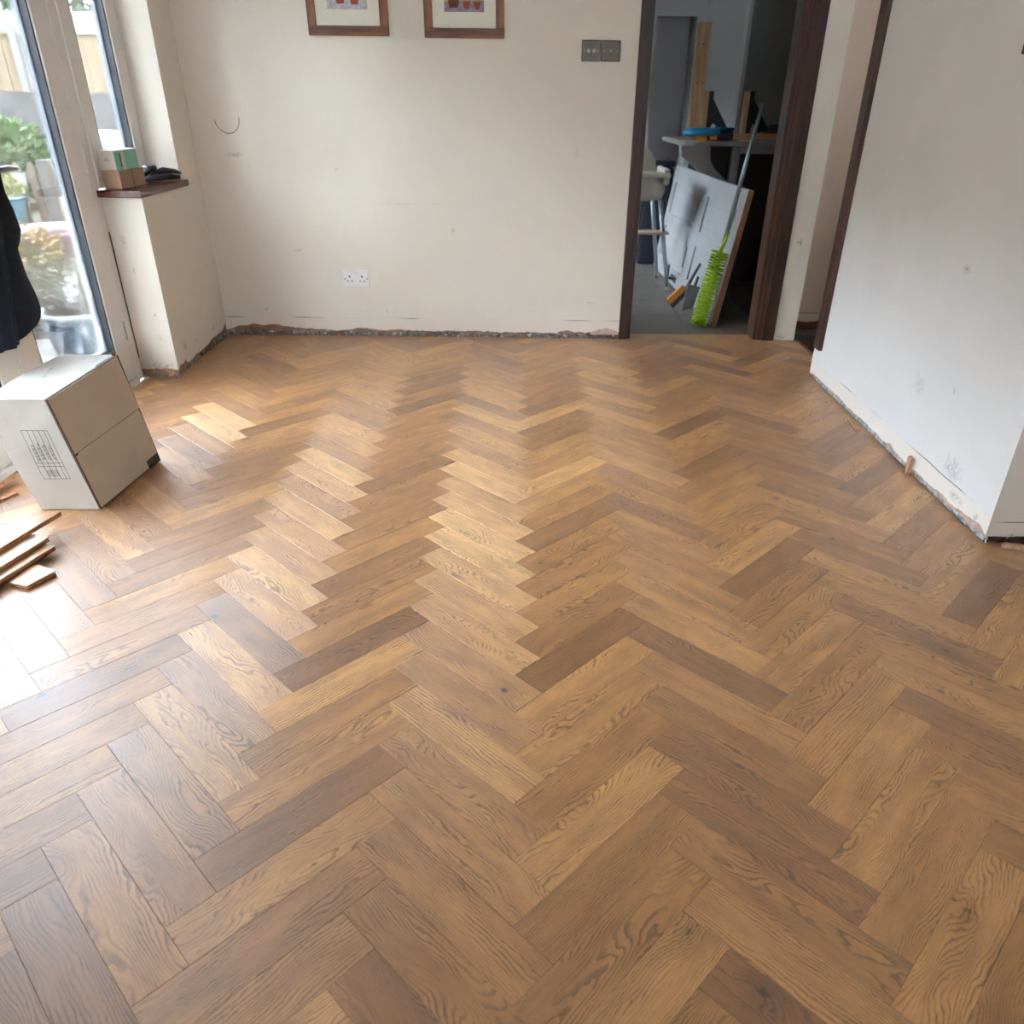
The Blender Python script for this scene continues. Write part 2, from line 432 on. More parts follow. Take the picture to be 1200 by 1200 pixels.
# tones read off the photograph: (pixel x, pixel y, tone 0 dark .. 1 pale); left-hand tones include painted window sheen
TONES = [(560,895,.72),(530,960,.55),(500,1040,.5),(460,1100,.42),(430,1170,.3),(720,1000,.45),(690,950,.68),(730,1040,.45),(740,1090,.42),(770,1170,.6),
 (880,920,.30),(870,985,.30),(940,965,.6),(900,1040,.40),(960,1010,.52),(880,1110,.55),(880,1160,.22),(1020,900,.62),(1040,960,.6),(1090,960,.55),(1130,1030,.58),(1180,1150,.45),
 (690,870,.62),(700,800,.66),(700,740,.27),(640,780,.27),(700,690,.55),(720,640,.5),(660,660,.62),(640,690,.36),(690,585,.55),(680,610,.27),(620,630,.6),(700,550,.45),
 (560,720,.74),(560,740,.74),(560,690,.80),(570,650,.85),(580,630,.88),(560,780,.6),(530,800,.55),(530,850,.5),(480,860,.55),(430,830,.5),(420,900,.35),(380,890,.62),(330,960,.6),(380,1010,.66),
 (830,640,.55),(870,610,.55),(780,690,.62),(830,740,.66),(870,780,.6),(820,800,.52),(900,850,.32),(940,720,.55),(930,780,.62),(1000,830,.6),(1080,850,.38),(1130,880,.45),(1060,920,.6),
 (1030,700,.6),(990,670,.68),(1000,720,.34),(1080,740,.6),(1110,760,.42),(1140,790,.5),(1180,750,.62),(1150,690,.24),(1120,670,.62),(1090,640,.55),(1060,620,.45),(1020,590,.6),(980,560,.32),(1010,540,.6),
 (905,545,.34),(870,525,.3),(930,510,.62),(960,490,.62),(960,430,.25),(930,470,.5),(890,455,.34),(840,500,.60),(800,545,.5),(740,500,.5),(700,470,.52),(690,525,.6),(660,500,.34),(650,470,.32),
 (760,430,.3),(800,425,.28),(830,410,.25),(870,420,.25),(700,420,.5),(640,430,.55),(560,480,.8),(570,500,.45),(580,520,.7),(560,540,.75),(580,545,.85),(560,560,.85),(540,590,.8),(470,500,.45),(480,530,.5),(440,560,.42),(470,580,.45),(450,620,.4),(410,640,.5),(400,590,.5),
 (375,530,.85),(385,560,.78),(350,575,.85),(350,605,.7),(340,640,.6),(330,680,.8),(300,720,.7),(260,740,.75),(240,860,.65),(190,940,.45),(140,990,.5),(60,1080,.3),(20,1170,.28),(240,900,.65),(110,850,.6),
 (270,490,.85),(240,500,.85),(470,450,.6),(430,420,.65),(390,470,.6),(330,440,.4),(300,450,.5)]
blocks = []
for j in range(-7, 12):
    for k in range(-75, 60):
        for hv in (0, 1):
            if hv == 0: u0, v0, du, dv = k + NB*j, k - NB*j, NB, 1.0
            else: u0, v0, du, dv = k - 1 + NB*j, k - NB*j, 1.0, NB
            c = uv_world(u0 + du/2, v0 + dv/2)
            if not (-2.2 < c.x < EAST_X+.3 and BACK_Y-.3 < c.y < 4.8): continue
            poly = [uv_world(u0, v0), uv_world(u0+du, v0), uv_world(u0+du, v0+dv), uv_world(u0, v0+dv)]
            full = area(poly)
            lx = -1.822 if c.y < 3.76 else -1.70
            poly = clip(poly, -1, 0, -lx)
            if not poly: continue
            top = 4.535 if 0.60 < c.x < 1.31 else 4.412
            poly = clip(poly, 0, 1, top)
            if poly and RW_Y0 - 0.12 < c.y < 3.64 and c.x < 1.75: poly = clip(poly, 1, 0, RIGHT_X + 0.004 if c.y > 2.12 else 1.60)
            elif poly and c.y >= 3.64: poly = clip(poly, 1, 0, 1.548)
            elif poly:
                poly = clip(poly, 1, 0, EAST_X)
                if poly and c.x >= 1.50: poly = clip(poly, 0, 1, 2.07)
            if poly: poly = clip(poly, 0, -1, -BACK_Y)
            if not poly or area(poly) < 2e-4: continue
            ang = (PI/4 if hv == 0 else 3*PI/4) + YAW
            px = [to_px(p.x, p.y) for p in poly]
            vis = 0.0
            if all(px):
                q = [Vector(p) for p in px]
                for nx_, ny_, d_ in ((1, 0, 1200), (-1, 0, 0), (0, 1, 1200), (0, -1, -392)):
                    if q: q = clip(q, nx_, ny_, d_)
                if q: vis = area(q)
            cx_ = sum((p.x for p in poly))/len(poly)
            if cx_ > 1.43 and c.y > 2.2 and c.y < 3.7: vis = 0
            blocks.append(dict(c=c, ang=ang, poly=poly, full=area(poly) > full*0.999, vis=vis, px=px, tone=None))
# tones
def inside(pt, poly):
    r = False
    for i in range(len(poly)):
        a, b = poly[i-1], poly[i]
        if (a[1] > pt[1]) != (b[1] > pt[1]) and pt[0] < (b[0]-a[0])*(pt[1]-a[1])/(b[1]-a[1]) + a[0]: r = not r
    return r
rb = random.Random(21)
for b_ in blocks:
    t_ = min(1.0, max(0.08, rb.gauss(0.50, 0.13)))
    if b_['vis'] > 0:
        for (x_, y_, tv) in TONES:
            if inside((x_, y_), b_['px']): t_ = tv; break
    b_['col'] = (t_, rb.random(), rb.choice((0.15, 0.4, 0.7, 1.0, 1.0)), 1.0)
blocks.sort(key=lambda q: -q['vis'])
full_me = None
jv, jf, juv, jcol = [], [], [], []
rt = random.Random(5)
for i, b_ in enumerate(blocks):
    ca, sa = math.cos(-b_['ang']), math.sin(-b_['ang'])
    loc = [Vector((ca*(p.x-b_['c'].x) - sa*(p.y-b_['c'].y), sa*(p.x-b_['c'].x) + ca*(p.y-b_['c'].y))) for p in b_['poly']]
    if i < 300 and b_['vis'] > 0:
        if b_['full'] and full_me is not None: me = full_me
        else:
            vs, fs = block_geo(loc)
            me = bpy.data.meshes.new('oak_block'); me.from_pydata(vs, [], fs); me.materials.append(M_OAK)
            if b_['full']: full_me = me
        o = bpy.data.objects.new('oak_block', me); o.parent = floor
        o.location = (b_['c'].x, b_['c'].y, 0.0)
        o.rotation_euler = (rt.gauss(0, 0.0022), rt.gauss(0, 0.0007), b_['ang'])
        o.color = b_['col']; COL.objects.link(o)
    else:
        vs, fs = block_geo(loc); n0 = len(jv)
        ca, sa = math.cos(b_['ang']), math.sin(b_['ang'])
        for (x_, y_, z_) in vs:
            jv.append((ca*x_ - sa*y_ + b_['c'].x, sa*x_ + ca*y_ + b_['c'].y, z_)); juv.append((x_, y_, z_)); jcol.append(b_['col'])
        jf += [tuple(n0+q for q in f_) for f_ in fs]
me = bpy.data.meshes.new('oak_blocks_rest'); me.from_pydata(jv, [], jf)
a1 = me.attributes.new('block_uv', 'FLOAT_VECTOR', 'POINT'); a1.data.foreach_set('vector', [q for v in juv for q in v])
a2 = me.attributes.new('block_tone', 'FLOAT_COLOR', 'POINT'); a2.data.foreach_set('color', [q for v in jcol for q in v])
me.materials.append(M_OAK2)
o = bpy.data.objects.new('oak_blocks', me); link(o, floor); o['kind'] = 'stuff'
print('blocks', len(blocks), 'visible', sum(1 for q in blocks if q['vis'] > 0))

# ------------------------------------------------------------------ walls with broken-away plaster at the foot
def skin(name, L, H, jag, place, m, parent=None, depth=0.012, z_hi=None, step=0.006, holes=None):
    """plaster skin along u in [0,L], from the ragged lower edge jag(u) up to H; place(u, w, z) -> world; w is depth into the wall"""
    bm = bmesh.new(); n = max(2, int(L/step)); z1 = 0.16
    lo, mid, hi, back = [], [], [], []
    for i in range(n+1):
        u = L*i/n; z = jag(u)
        w = 0.0008*fn(u, 5, 60)
        lo.append(bm.verts.new(place(u, w, z))); mid.append(bm.verts.new(place(u, 0, z1))); hi.append(bm.verts.new(place(u, 0, H))); back.append(bm.verts.new(place(u, depth, z+0.001)))
    for i in range(n):
        bm.faces.new((lo[i], lo[i+1], mid[i+1], mid[i])); bm.faces.new((mid[i], mid[i+1], hi[i+1], hi[i])); bm.faces.new((back[i], back[i+1], lo[i+1], lo[i]))
    return mesh_obj(name, bm, m, parent)
def rough_base(name, L, H, place, m, parent=None, amp=0.006, step=0.008, seed=1):
    bm = bmesh.new(); n = int(L/step); k = max(3, int(H/0.008)); g = []
    for i in range(n+1):
        u = L*i/n; row = []
        for j_ in range(k+1):
            z = H*j_/k - 0.012
            w = amp*(noise.noise(Vector((u*45, z*60, seed))) + 0.6*noise.noise(Vector((u*120, z*140, seed+3))))
            row.append(bm.verts.new(place(u, w, z)))
        g.append(row)
    for i in range(n):
        for j_ in range(k): bm.faces.new((g[i][j_], g[i+1][j_], g[i+1][j_+1], g[i][j_+1]))
    return mesh_obj(name, bm, m, parent)
def jagfun(base, amp, seed, bumps=()):
    def f(u):
        z = base + amp*(fn(u, seed, 9) + 0.5*fn(u, seed+1, 35) + 0.35*fn(u, seed+2, 90))
        for (c, wd_, hh) in bumps: z += hh*math.exp(-((u-c)/wd_)**2)
        return max(0.004, z)
    return f

# far wall (u runs from x=-1.72 to the door trim at 0.53)
bm = bmesh.new()
box(bm, -1.95, 0.527, FAR_Y+0.014, FAR_Y+0.12, -0.10, CEIL)
box(bm, 0.527, 1.42, FAR_Y+0.0, FAR_Y+0.12, 2.08, CEIL)
wall_far = mesh_obj('wall_far', bm, M_CEIL); tag(wall_far, 'cream plaster wall at the far end with its skirting torn off', kind='structure')
x0 = -1.73
pl = lambda u, w, z: (x0+u, FAR_Y+w, z)
skin('plaster_coat', 0.527-x0, CEIL, jagfun(0.030, 0.010, 1, [(0.30, .10, .022), (0.10, .05, .022), (0.17, .04, .02), (2.19, .06, .030), (0.8, .05, .008), (1.95, .03, .012)]), pl, M_FAR, wall_far)
pl2 = lambda u, w, z: (x0+u, FAR_Y+0.006+w, z)
skin('undercoat', 0.527-x0, 0.13, jagfun(0.021, 0.007, 11, [(2.19, .06, .004)]), pl2, M_UNDER, wall_far, 0.008)
pl3 = lambda u, w, z: (x0+u, FAR_Y+0.011+w, z)
rough_base('mortar_foot', 0.527-x0, 0.12, pl3, M_MORTAR, wall_far, seed=2)
# bonding plaster by the door
skin('bonding_patch', 0.16, 0.075, jagfun(0.018, 0.006, 31), lambda u, w, z: (0.365+u, FAR_Y+0.004+w, min(z, 0.075)), M_PINKP, wall_far, 0.006)

# short strip of far wall right of the doorway, and the hall behind the side opening
bm = bmesh.new()
box(bm, 1.412, 1.535, FAR_Y, 4.66, 0.0, CEIL)
w = mesh_obj('wall_far_strip', bm, M_STRIP); tag(w, 'narrow cream strip of wall right of the inner doorway', kind='structure')
bm = bmesh.new()
bmz = jagfun(0.045, 0.006, 41, [(0.05, .05, .018), (0.25, .05, .014)])
w = skin('wall_hall', 1.4, CEIL, bmz, lambda u, w_, z: (1.535+u, 4.66+w_, z), M_HALL, None, 0.012); tag(w, 'beige hall wall seen through the side opening', kind='structure')
bm.free()
rough_base('mortar_foot', 1.4, 0.09, lambda u, w_, z: (1.535+u, 4.672+w_, z), simple('brown_rubble', srgb(96, 64, 44), .95, .35, 30, bump=.6), w, seed=8)
bm = bmesh.new(); box(bm, 1.552, 2.95, 3.6, 4.70, -0.10, -0.022); w = mesh_obj('floor_hall', bm, wood_mat('hall_board', srgb(128, 84, 52), srgb(98, 62, 38), .5, axis=0)); tag(w, 'brown boarded hall floor beyond the side opening', kind='structure')
bm = bmesh.new(); box(bm, 2.95, 3.05, 3.5, 3.95, -.1, CEIL); box(bm, 2.95, 3.05, 4.2, 4.75, -.1, CEIL); box(bm, 2.95, 3.05, 3.95, 4.2, -.1, 1.5); box(bm, 2.95, 3.05, 3.95, 4.2, 1.75, CEIL); box(bm, 1.535, 3.05, 4.69, 4.76, -.1, CEIL); w = mesh_obj('wall_hall_end', bm, M_CEIL); tag(w, kind='structure')  # unseen end wall; its opening is added to let daylight into the hall

# right wall block: a stub of wall between two openings
bm = bmesh.new()
box(bm, RIGHT_X+0.014, 1.56, RW_Y0+0.014, RW_Y1-0.002, -0.10, CEIL)
box(bm, 1.50, 2.80, RW_Y0+0.014, RW_Y0+0.12, -0.10, CEIL)
box(bm, RIGHT_X, 1.56, RW_Y1, 4.42, 2.10, CEIL)
box(bm, 1.56, 3.0, 3.58, 3.70, -.1, CEIL)
wall_right = mesh_obj('wall_right', bm, M_CEIL); tag(wall_right, 'white plastered wall stub on the right, foot broken away', kind='structure')
L = RW_Y1 - RW_Y0
skin('plaster_coat', L, CEIL, jagfun(0.022, 0.007, 51, [(0.06, .05, .018), (0.16, .05, .012), (0.30, .05, .008), (0.72, .03, .012)]), lambda u, w, z: (RIGHT_X+w, RW_Y0+u, z), M_RIGHT, wall_right)
skin('bonding_coat', L, 0.10, jagfun(0.012, 0.006, 61, [(0.04, .04, .010), (0.9, .1, .006)]), lambda u, w, z: (RIGHT_X+0.005+w, RW_Y0+u, z), M_PINKP, wall_right, 0.008)
rough_base('cement_foot', L, 0.11, lambda u, w, z: (RIGHT_X+0.009+w, RW_Y0+u, z), M_CEMENT, wall_right, amp=0.007, seed=5)
# lump of plaster past the end of the trim
bm = bmesh.new(); prism(bm, [(RW_Y1-.004, 0.012), (3.772, .012), (3.776, .10), (3.765, .17), (3.745, .25), (RW_Y1-.004, .27)], RIGHT_X, RIGHT_X+.05, axes=lambda u, v, w: (w, u, v)); mesh_obj('plaster_lump', bm, M_RIGHT, wall_right)
# end of the stub facing the camera
skin('plaster_end', 1.35, CEIL, jagfun(0.026, 0.004, 71), lambda u, w, z: (RIGHT_X+u, RW_Y0+w, z), M_END, wall_right)
rough_base('dark_foot', 1.35, 0.08, lambda u, w, z: (RIGHT_X+0.006+u, RW_Y0+0.010+w, z), simple('dark_rubble', srgb(70, 50, 40), .95, .5, 35, bump=.6), wall_right, amp=.006, seed=9)

# left wall: pier below the side window, wall beyond it, lintel, near pier
bm = bmesh.new()
box(bm, -2.02, LEFT_X-0.075, 3.622, 4.44, -0.10, 0.80)
box(bm, -1.93, -1.76, 4.125, 4.54, 0.80, CEIL)
box(bm, -2.02, LEFT_X, BACK_Y, 4.125, 2.10, CEIL)
box(bm, -2.02, LEFT_X, BACK_Y, 1.35, -0.10, 2.10)
wall_left = mesh_obj('wall_left', bm, M_CEIL); tag(wall_left, 'cream plaster wall around the patio doors', kind='structure')
SL = -0.055
lx = lambda y: LEFT_X + (y-3.6)*SL
bm = bmesh.new()
skin('plaster_below_sill', 0.83, 0.80, jagfun(0.034, 0.010, 81, [(0.06, .05, .02), (0.12, .02, .02), (.6, .1, .01), (.8, .04, .03)]), lambda u, w, z: (lx(3.6+u)-w, 3.6+u, z), M_LEFT, wall_left)
bm.free()
rough_base('mortar_foot', 0.83, 0.11, lambda u, w, z: (lx(3.6+u)-.012-w, 3.6+u, z), M_MORTAR, wall_left, seed=12)
skin('undercoat', 0.83, 0.12, jagfun(0.022, 0.009, 85), lambda u, w, z: (lx(3.6+u)-.006-w, 3.6+u, z), M_UNDER, wall_left, .008)
# upper part, from the window reveal to the corner
bm = bmesh.new(); prism(bm, [(lx(4.125), 4.122), (-1.925, 4.122), (-1.925, 4.44), (lx(4.44), 4.44)], 0.79, 2.12)
mesh_obj('plaster_upper', bm, M_LEFT, wall_left)
# pier face towards the camera
skin('plaster_pier', 0.185, 0.80, jagfun(0.040, 0.010, 91, [(0.09, .05, .012)]), lambda u, w, z: (-1.852+u, 3.60+w, z), M_NIB, wall_left)
rough_base('rubble_foot', 0.182, 0.10, lambda u, w, z: (-1.852+u, 3.611+w, z), M_MORTAR, wall_left, seed=14, amp=.008)
skin('undercoat', 0.182, 0.11, jagfun(0.020, 0.012, 95), lambda u, w, z: (-1.852+u, 3.606+w, z), M_UNDER, wall_left, .008)

B('sealant_gap', -1.844, -1.839, 3.598, 3.6015, .10, .66, simple('mould_line', srgb(84, 70, 56), .9, .5, 30), wall_left)
# remaining shell
bm = bmesh.new()
for (xa, xb, za, zb) in ((-2.02, -.3, -.1, CEIL), (.6, EAST_X+.1, -.1, CEIL), (-.3, .6, -.1, 1.2), (-.3, .6, 1.95, CEIL)): box(bm, xa, xb, BACK_Y-.1, BACK_Y, za, zb)
w = mesh_obj('wall_back', bm, M_CEIL); tag(w, 'pale wall behind the viewpoint', kind='structure')
wb = thing('added_window', 'small unseen window added behind the viewpoint to brighten the room', None, (.15, BACK_Y, 1.2), kind='structure')  # unseen window, added as fill light for the foreground
B('glass_pane', -.3, .6, BACK_Y-.052, BACK_Y-.048, 1.2, 1.95, M_GLASS, wb)
for (xa, xb, za, zb) in ((-.3, -.24, 1.2, 1.95), (.54, .6, 1.2, 1.95), (-.24, .54, 1.2, 1.26), (-.24, .54, 1.89, 1.95)): B('window_frame', xa, xb, BACK_Y-.08, BACK_Y-.02, za, zb, M_UPVC, wb)
bm = bmesh.new(); box(bm, EAST_X, EAST_X+.1, BACK_Y, RW_Y0+.1, -.1, CEIL); w = mesh_obj('wall_east', bm, M_CEIL); tag(w, 'pale wall closing the room on the far right', kind='structure')
bm = bmesh.new(); box(bm, -2.02, 3.2, BACK_Y-.1, 8.3, CEIL, CEIL+.1); w = mesh_obj('ceiling', bm, M_CEIL); tag(w, 'white ceiling', kind='structure')

# ------------------------------------------------------------------ patio doors and side windows (white frames, X = FRAME_X plane)
FX0, FX1 = -1.886, FRAME_X
def leaf(name, y0, y1, z0, z1, label, stile=0.125, rail_b=0.145, rail_t=0.115, dirty=False, kindname='door'):
    d = thing(name, label, None, (FRAME_X, (y0+y1)/2, z0), kind='structure')
    def part(nm, a, b, c, e, m, xa=FX0, xb=FX1, bev=0.006, par=d):
        return B(nm, xa, xb, a, b, c, e, m, par, bev)
    part('stile', y0, y0+stile, z0, z1, M_UPVC); part('stile', y1-stile, y1, z0, z1, M_UPVC)
    part('bottom_rail', y0+stile, y1-stile, z0, z0+rail_b, M_UPVC); part('top_rail', y0+stile, y1-stile, z1-rail_t, z1, M_UPVC)
    gy0, gy1, gz0, gz1 = y0+stile, y1-stile, z0+rail_b, z1-rail_t
    # glazing beads (sloped light strips) and black gaskets round the pane
    for (a, b, c, e) in ((gy0, gy0+.010, gz0, gz1), (gy1-.010, gy1, gz0, gz1), (gy0+.010, gy1-.010, gz0, gz0+.010), (gy0+.010, gy1-.010, gz1-.010, gz1)):
        part('gasket', a, b, c, e, M_GASKET, FRAME_X-.045, FRAME_X-.006, 0)
    for (a, b, c, e) in ((gy0+.010, gy0+.020, gz0+.010, gz1-.010), (gy1-.020, gy1-.010, gz0+.010, gz1-.010), (gy0+.020, gy1-.020, gz0+.010, gz0+.020), (gy0+.020, gy1-.020, gz1-.020, gz1-.010)):
        part('spacer_bar', a, b, c, e, M_SPACER, FRAME_X-.046, FRAME_X-.0335, 0)
    part('glass_pane', gy0+.002, gy1-.002, gz0+.002, gz1-.002, M_GLASSD if dirty else M_GLASS, FRAME_X-.033, FRAME_X-.029, 0)
    return d
door1 = leaf('door_1', 2.742, 3.535, 0.028, 2.03, 'glazed patio door leaf nearest the far wall, dark garment on its handle', dirty=True)
door2 = leaf('door_2', 1.945, 2.738, 0.028, 2.03, 'glazed patio door leaf behind the cardboard box, half cut by the picture edge', dirty=True)
win1 = leaf('window_1', 3.612, 4.118, 0.83, 2.03, 'narrow side window over the brown sill', stile=0.10, rail_b=0.09)
win2 = leaf('window_2', 1.36, 1.875, 0.028, 2.03, 'narrow full-height side window before the patio doors, out of view', stile=0.10)
fr = thing('trim_1', 'white outer frame holding the patio doors and side windows', None, (FRAME_X, 2.75, 0), kind='structure')
for (a, b, c, e, nm) in ((3.538, 3.610, 0, 2.09, 'mullion'), (1.877, 1.943, 0, 2.09, 'mullion'), (1.35, 4.12, 2.032, 2.10, 'head'), (1.36, 3.537, 0.0, 0.026, 'threshold')):
    B(nm, FX0-.01, FX1-.004 if nm != 'threshold' else FX1+.012, a, b, c, e, M_UPVC, fr, .004)
B('hinge', FX1-.006, FX1+.012, 3.520, 3.548, .90, .99, M_UPVC, fr, .004)
B('hinge', FX1-.006, FX1+.012, 3.520, 3.548, .20, .29, M_UPVC, fr, .004)
# lever handle on the leaf
bm = bmesh.new(); box(bm, -1.838, -1.828, 2.792, 2.822, .86, 1.07, .004); hd = mesh_obj('handle', bm, M_CHROME, door1, loc=(1.84*1, -(2.742+3.535)/2, -.028)); hd['label'] = 'brushed metal lever handle'
bm = bmesh.new(); tube(bm, [(-1.83, 2.807, .955), (-1.775, 2.807, .957), (-1.768, 2.82, .958), (-1.768, 2.88, .960), (-1.768, 2.935, .958)], [.010, .010, .011, .011, .006], 10); mesh_obj('lever', bm, M_CHROME, hd, True)

# brown sill under the far side window
bm = bmesh.new()
prism(bm, [(-1.842, 3.572), (-1.652, 3.572), (-1.672, 4.150), (-1.70, 4.150), (-1.70, 4.118), (-1.842, 4.118)], 0.801, 0.829)
bmesh.ops.bevel(bm, geom=bm.edges[:], offset=.002, segments=1, affect='EDGES')
w = mesh_obj('trim_2', bm, M_SILL); tag(w, 'mahogany brown window sill board below the side window', kind='structure')

# ------------------------------------------------------------------ inner doorway: stained frame
fr = thing('trim_3', 'dark stained timber frame of the inner doorway', None, (0.95, FAR_Y, 0), kind='structure')
B('left_architrave', 0.527, 0.576, FAR_Y-.018, FAR_Y+.004, 0.0, 2.12, M_WOODDK, fr, .004)
B('left_lining', 0.560, 0.592, FAR_Y-.006, FAR_Y+.125, 0.0, 2.06, M_WOODDK, fr, .003)
B('right_lining', 1.296, 1.330, FAR_Y+.0, FAR_Y+.125, 0.0, 2.06, M_WOODRD, fr, .003)
B('right_stop', 1.318, 1.352, FAR_Y-.008, FAR_Y+.03, 0.0, 2.08, M_WOODRD, fr, .004)
B('right_architrave', 1.346, 1.414, FAR_Y-.020, FAR_Y+.004, 0.0, 2.12, M_WOODDK, fr, .005)
B('head_lining', 0.592, 1.296, FAR_Y-.006, FAR_Y+.125, 2.03, 2.06, M_WOODDK, fr)
B('head_architrave', 0.527, 1.414, FAR_Y-.018, FAR_Y+.0, 2.06, 2.12, M_WOODDK, fr)
# architrave on the right wall, sawn off above the floor
bm = bmesh.new(); box(bm, RIGHT_X-.020, RIGHT_X+.02, 3.668, 3.742, .150, 2.12, .004)
w = mesh_obj('trim_4', bm, M_WOODRD); tag(w, 'brown architrave strip on the right wall, sawn off above the floor', kind='structure')
bm = bmesh.new(); box(bm, 1.46, 1.56, 3.738, 3.752, 0, 2.1); w = mesh_obj('trim_5', bm, M_WOODDK); tag(w, 'dark lining of the side opening', kind='structure')

# ------------------------------------------------------------------ electrical plates on the far wall
sk = thing('wall_socket', 'white double power socket low on the far wall', 'socket', (-0.948, FAR_Y, .2725))
M_PLAST = simple('white_plastic', (0.78, 0.77, 0.74, 1), .4, .03)
M_SLOT = simple('slot_black', srgb(40, 36, 34), .7, .1)
def on_far(name, x0, x1, z0, z1, w0, w1, m, par, bev=0.0):
    return B(name, x0, x1, FAR_Y-w1, FAR_Y-w0, z0, z1, m, par, bev)
on_far('plate', -1.021, -0.875, .2725, .3585, 0, .010, M_PLAST, sk, .003)
for s_ in (-1, 1):
    cx = -0.948 + s_*.034
    on_far('pin_hole', cx-.004, cx+.004, .322, .332, .0092, .0104, M_SLOT, sk)
    on_far('pin_hole', cx-.015, cx-.008, .300, .306, .0092, .0104, M_SLOT, sk); on_far('pin_hole', cx+.008, cx+.015, .300, .306, .0092, .0104, M_SLOT, sk)
    on_far('screw', -0.948+s_*.0605-.003, -0.948+s_*.0605+.003, .311, .317, .0092, .0106, M_SLOT, sk)
on_far('rocker', -0.958, -0.946, .328, .348, .009, .015, M_PLAST, sk, .002)
on_far('rocker', -0.893, -0.881, .328, .348, .009, .015, M_PLAST, sk, .002)
M_BRONZE = simple('antique_bronze', srgb(74, 63, 48), .38, .1, 20, metal=.3)
M_STEELTOG = simple('polished_toggle', srgb(200, 194, 182), .25, .05, metal=.6)
for (xa, xb, lab, kind) in ((0.251, 0.3435, 'dark metal light switch plate with two small toggles, left of the pair', 2), (0.3465, 0.438, 'dark metal dimmer plate with one round knob, right of the pair', 1)):
    sw = thing('light_switch', lab, 'switch', ((xa+xb)/2, FAR_Y, 1.352), group='switch plates by the doorway')
    on_far('plate', xa, xb, 1.352, 1.440, 0, .007, M_BRONZE, sw, .003)
    mx = (xa+xb)/2
    for s_ in (-1, 1):
        on_far('screw', mx+s_*.031-.003, mx+s_*.031+.003, 1.393, 1.399, .0068, .0085, M_STEELTOG, sw, .001)
    if kind == 2:
        for s_ in (-1, 1):
            bm = bmesh.new(); tube(bm, [(0, 0, 0), (0, -.006, 0)], .0085, 12); tube(bm, [(0, -.004, 0), (0, -.020, .006)], [.004, .0035], 8)
            mesh_obj('toggle', bm, M_STEELTOG, sw, True, (s_*.012, -.006, .044))
    else:
        bm = bmesh.new(); tube(bm, [(0, 0, 0), (0, -.014, 0)], [.0105, .0095], 18); mesh_obj('dimmer_knob', bm, M_STEELTOG, sw, True, (0, -.006, .044))

# ------------------------------------------------------------------ framed pictures
M_FRAME = wood_mat('rustic_frame', srgb(146, 86, 42), srgb(66, 38, 22), .45, axis=0)
M_FRAMEV = wood_mat('rustic_frame_upright', srgb(146, 86, 42), srgb(66, 38, 22), .45, axis=2)
M_MOUNT = simple('cream_mount', srgb(226, 224, 206), .8, .02)
def picture(xa, xb, zb, H, lab, sky, sea, shapes):
    fw = .040
    p = thing('framed_picture', lab, 'picture', ((xa+xb)/2, FAR_Y, zb), group='framed pictures on the far wall')
    on_far('frame_rail', xa, xb, zb, zb+fw, 0, .020, M_FRAME, p, .003); on_far('frame_rail', xa, xb, zb+H-fw, zb+H, 0, .020, M_FRAME, p, .003)
    on_far('frame_stile', xa, xa+fw, zb+fw, zb+H-fw, 0, .020, M_FRAMEV, p, .003); on_far('frame_stile', xb-fw, xb, zb+fw, zb+H-fw, 0, .020, M_FRAMEV, p, .003)
    on_far('mount', xa+fw, xb-fw, zb+fw, zb+H-fw, .001, .008, M_MOUNT, p)
    ia, ib, iz0, iz1 = xa+.098, xb-.096, zb+.105, zb+H-.10
    pr = on_far('print', ia, ib, iz0, iz1, .008, .0086, simple('print_'+lab[:5]+sky[0], srgb(*sky[1]), .7, .1, 30), p)
    c = pr.location + p.location
    def flat(nm, poly, col, dz=.0004):
        bm = bmesh.new()
        prism(bm, [(u-c.x, v-c.z) for u, v in poly], -.0003-dz, -.0008-dz, axes=lambda u, v, w: (u, w, v)); return mesh_obj(nm, bm, simple('ink_%d_%d_%d' % col, srgb(*col), .7, .25, 60), pr)
    w_ = ib-ia
    flat('painted_water', [(ia, iz0), (ib, iz0), (ib, iz0+.045), (ia, iz0+.038)], sea)
    for (f0, f1, h_, z_, col) in shapes:
        a, b = ia+w_*f0, ia+w_*f1
        flat('painted_boat', [(a, iz0+z_+.03), (a+.006, iz0+z_), (b-.008, iz0+z_), (b, iz0+z_+.032)], col, .0008)
        flat('painted_sail', [(a+(b-a)*.2, iz0+z_+.036), (b-(b-a)*.1, iz0+z_+.036), (a+(b-a)*.55, iz0+z_+h_)], col, .0008)
picture(-1.063, -0.678, 1.446, .46, 'wooden framed print of two red boats, left of the pair', ('a', (196, 190, 180)), (182, 184, 186), [(.22, .47, .16, .022, (142, 66, 48)), (.58, .82, .14, .020, (160, 74, 50))])
picture(-0.507, -0.124, 1.441, .46, 'wooden framed print of three brown boats, right of the pair', ('b', (190, 160, 116)), (142, 128, 142), [(.10, .38, .17, .016, (92, 48, 28)), (.47, .66, .15, .012, (140, 62, 34)), (.74, .92, .16, .010, (120, 52, 30))])
# picture whose corner shows at the right edge
rp = thing('framed_picture', 'dark framed picture on the right wall, only its corner in view', 'picture', (RIGHT_X, 2.45, 1.309))
for (a, b, c, e, nm) in ((2.27, 2.614, 1.309, 1.345, 'frame_rail'), (2.27, 2.614, 1.72, 1.756, 'frame_rail'), (2.27, 2.306, 1.345, 1.72, 'frame_stile'), (2.578, 2.614, 1.345, 1.72, 'frame_stile')):
    B(nm, RIGHT_X-.012, RIGHT_X, a, b, c, e, M_WOODDK, rp, .002)
B('mount', RIGHT_X-.008, RIGHT_X, 2.306, 2.578, 1.345, 1.72, M_MOUNT, rp)

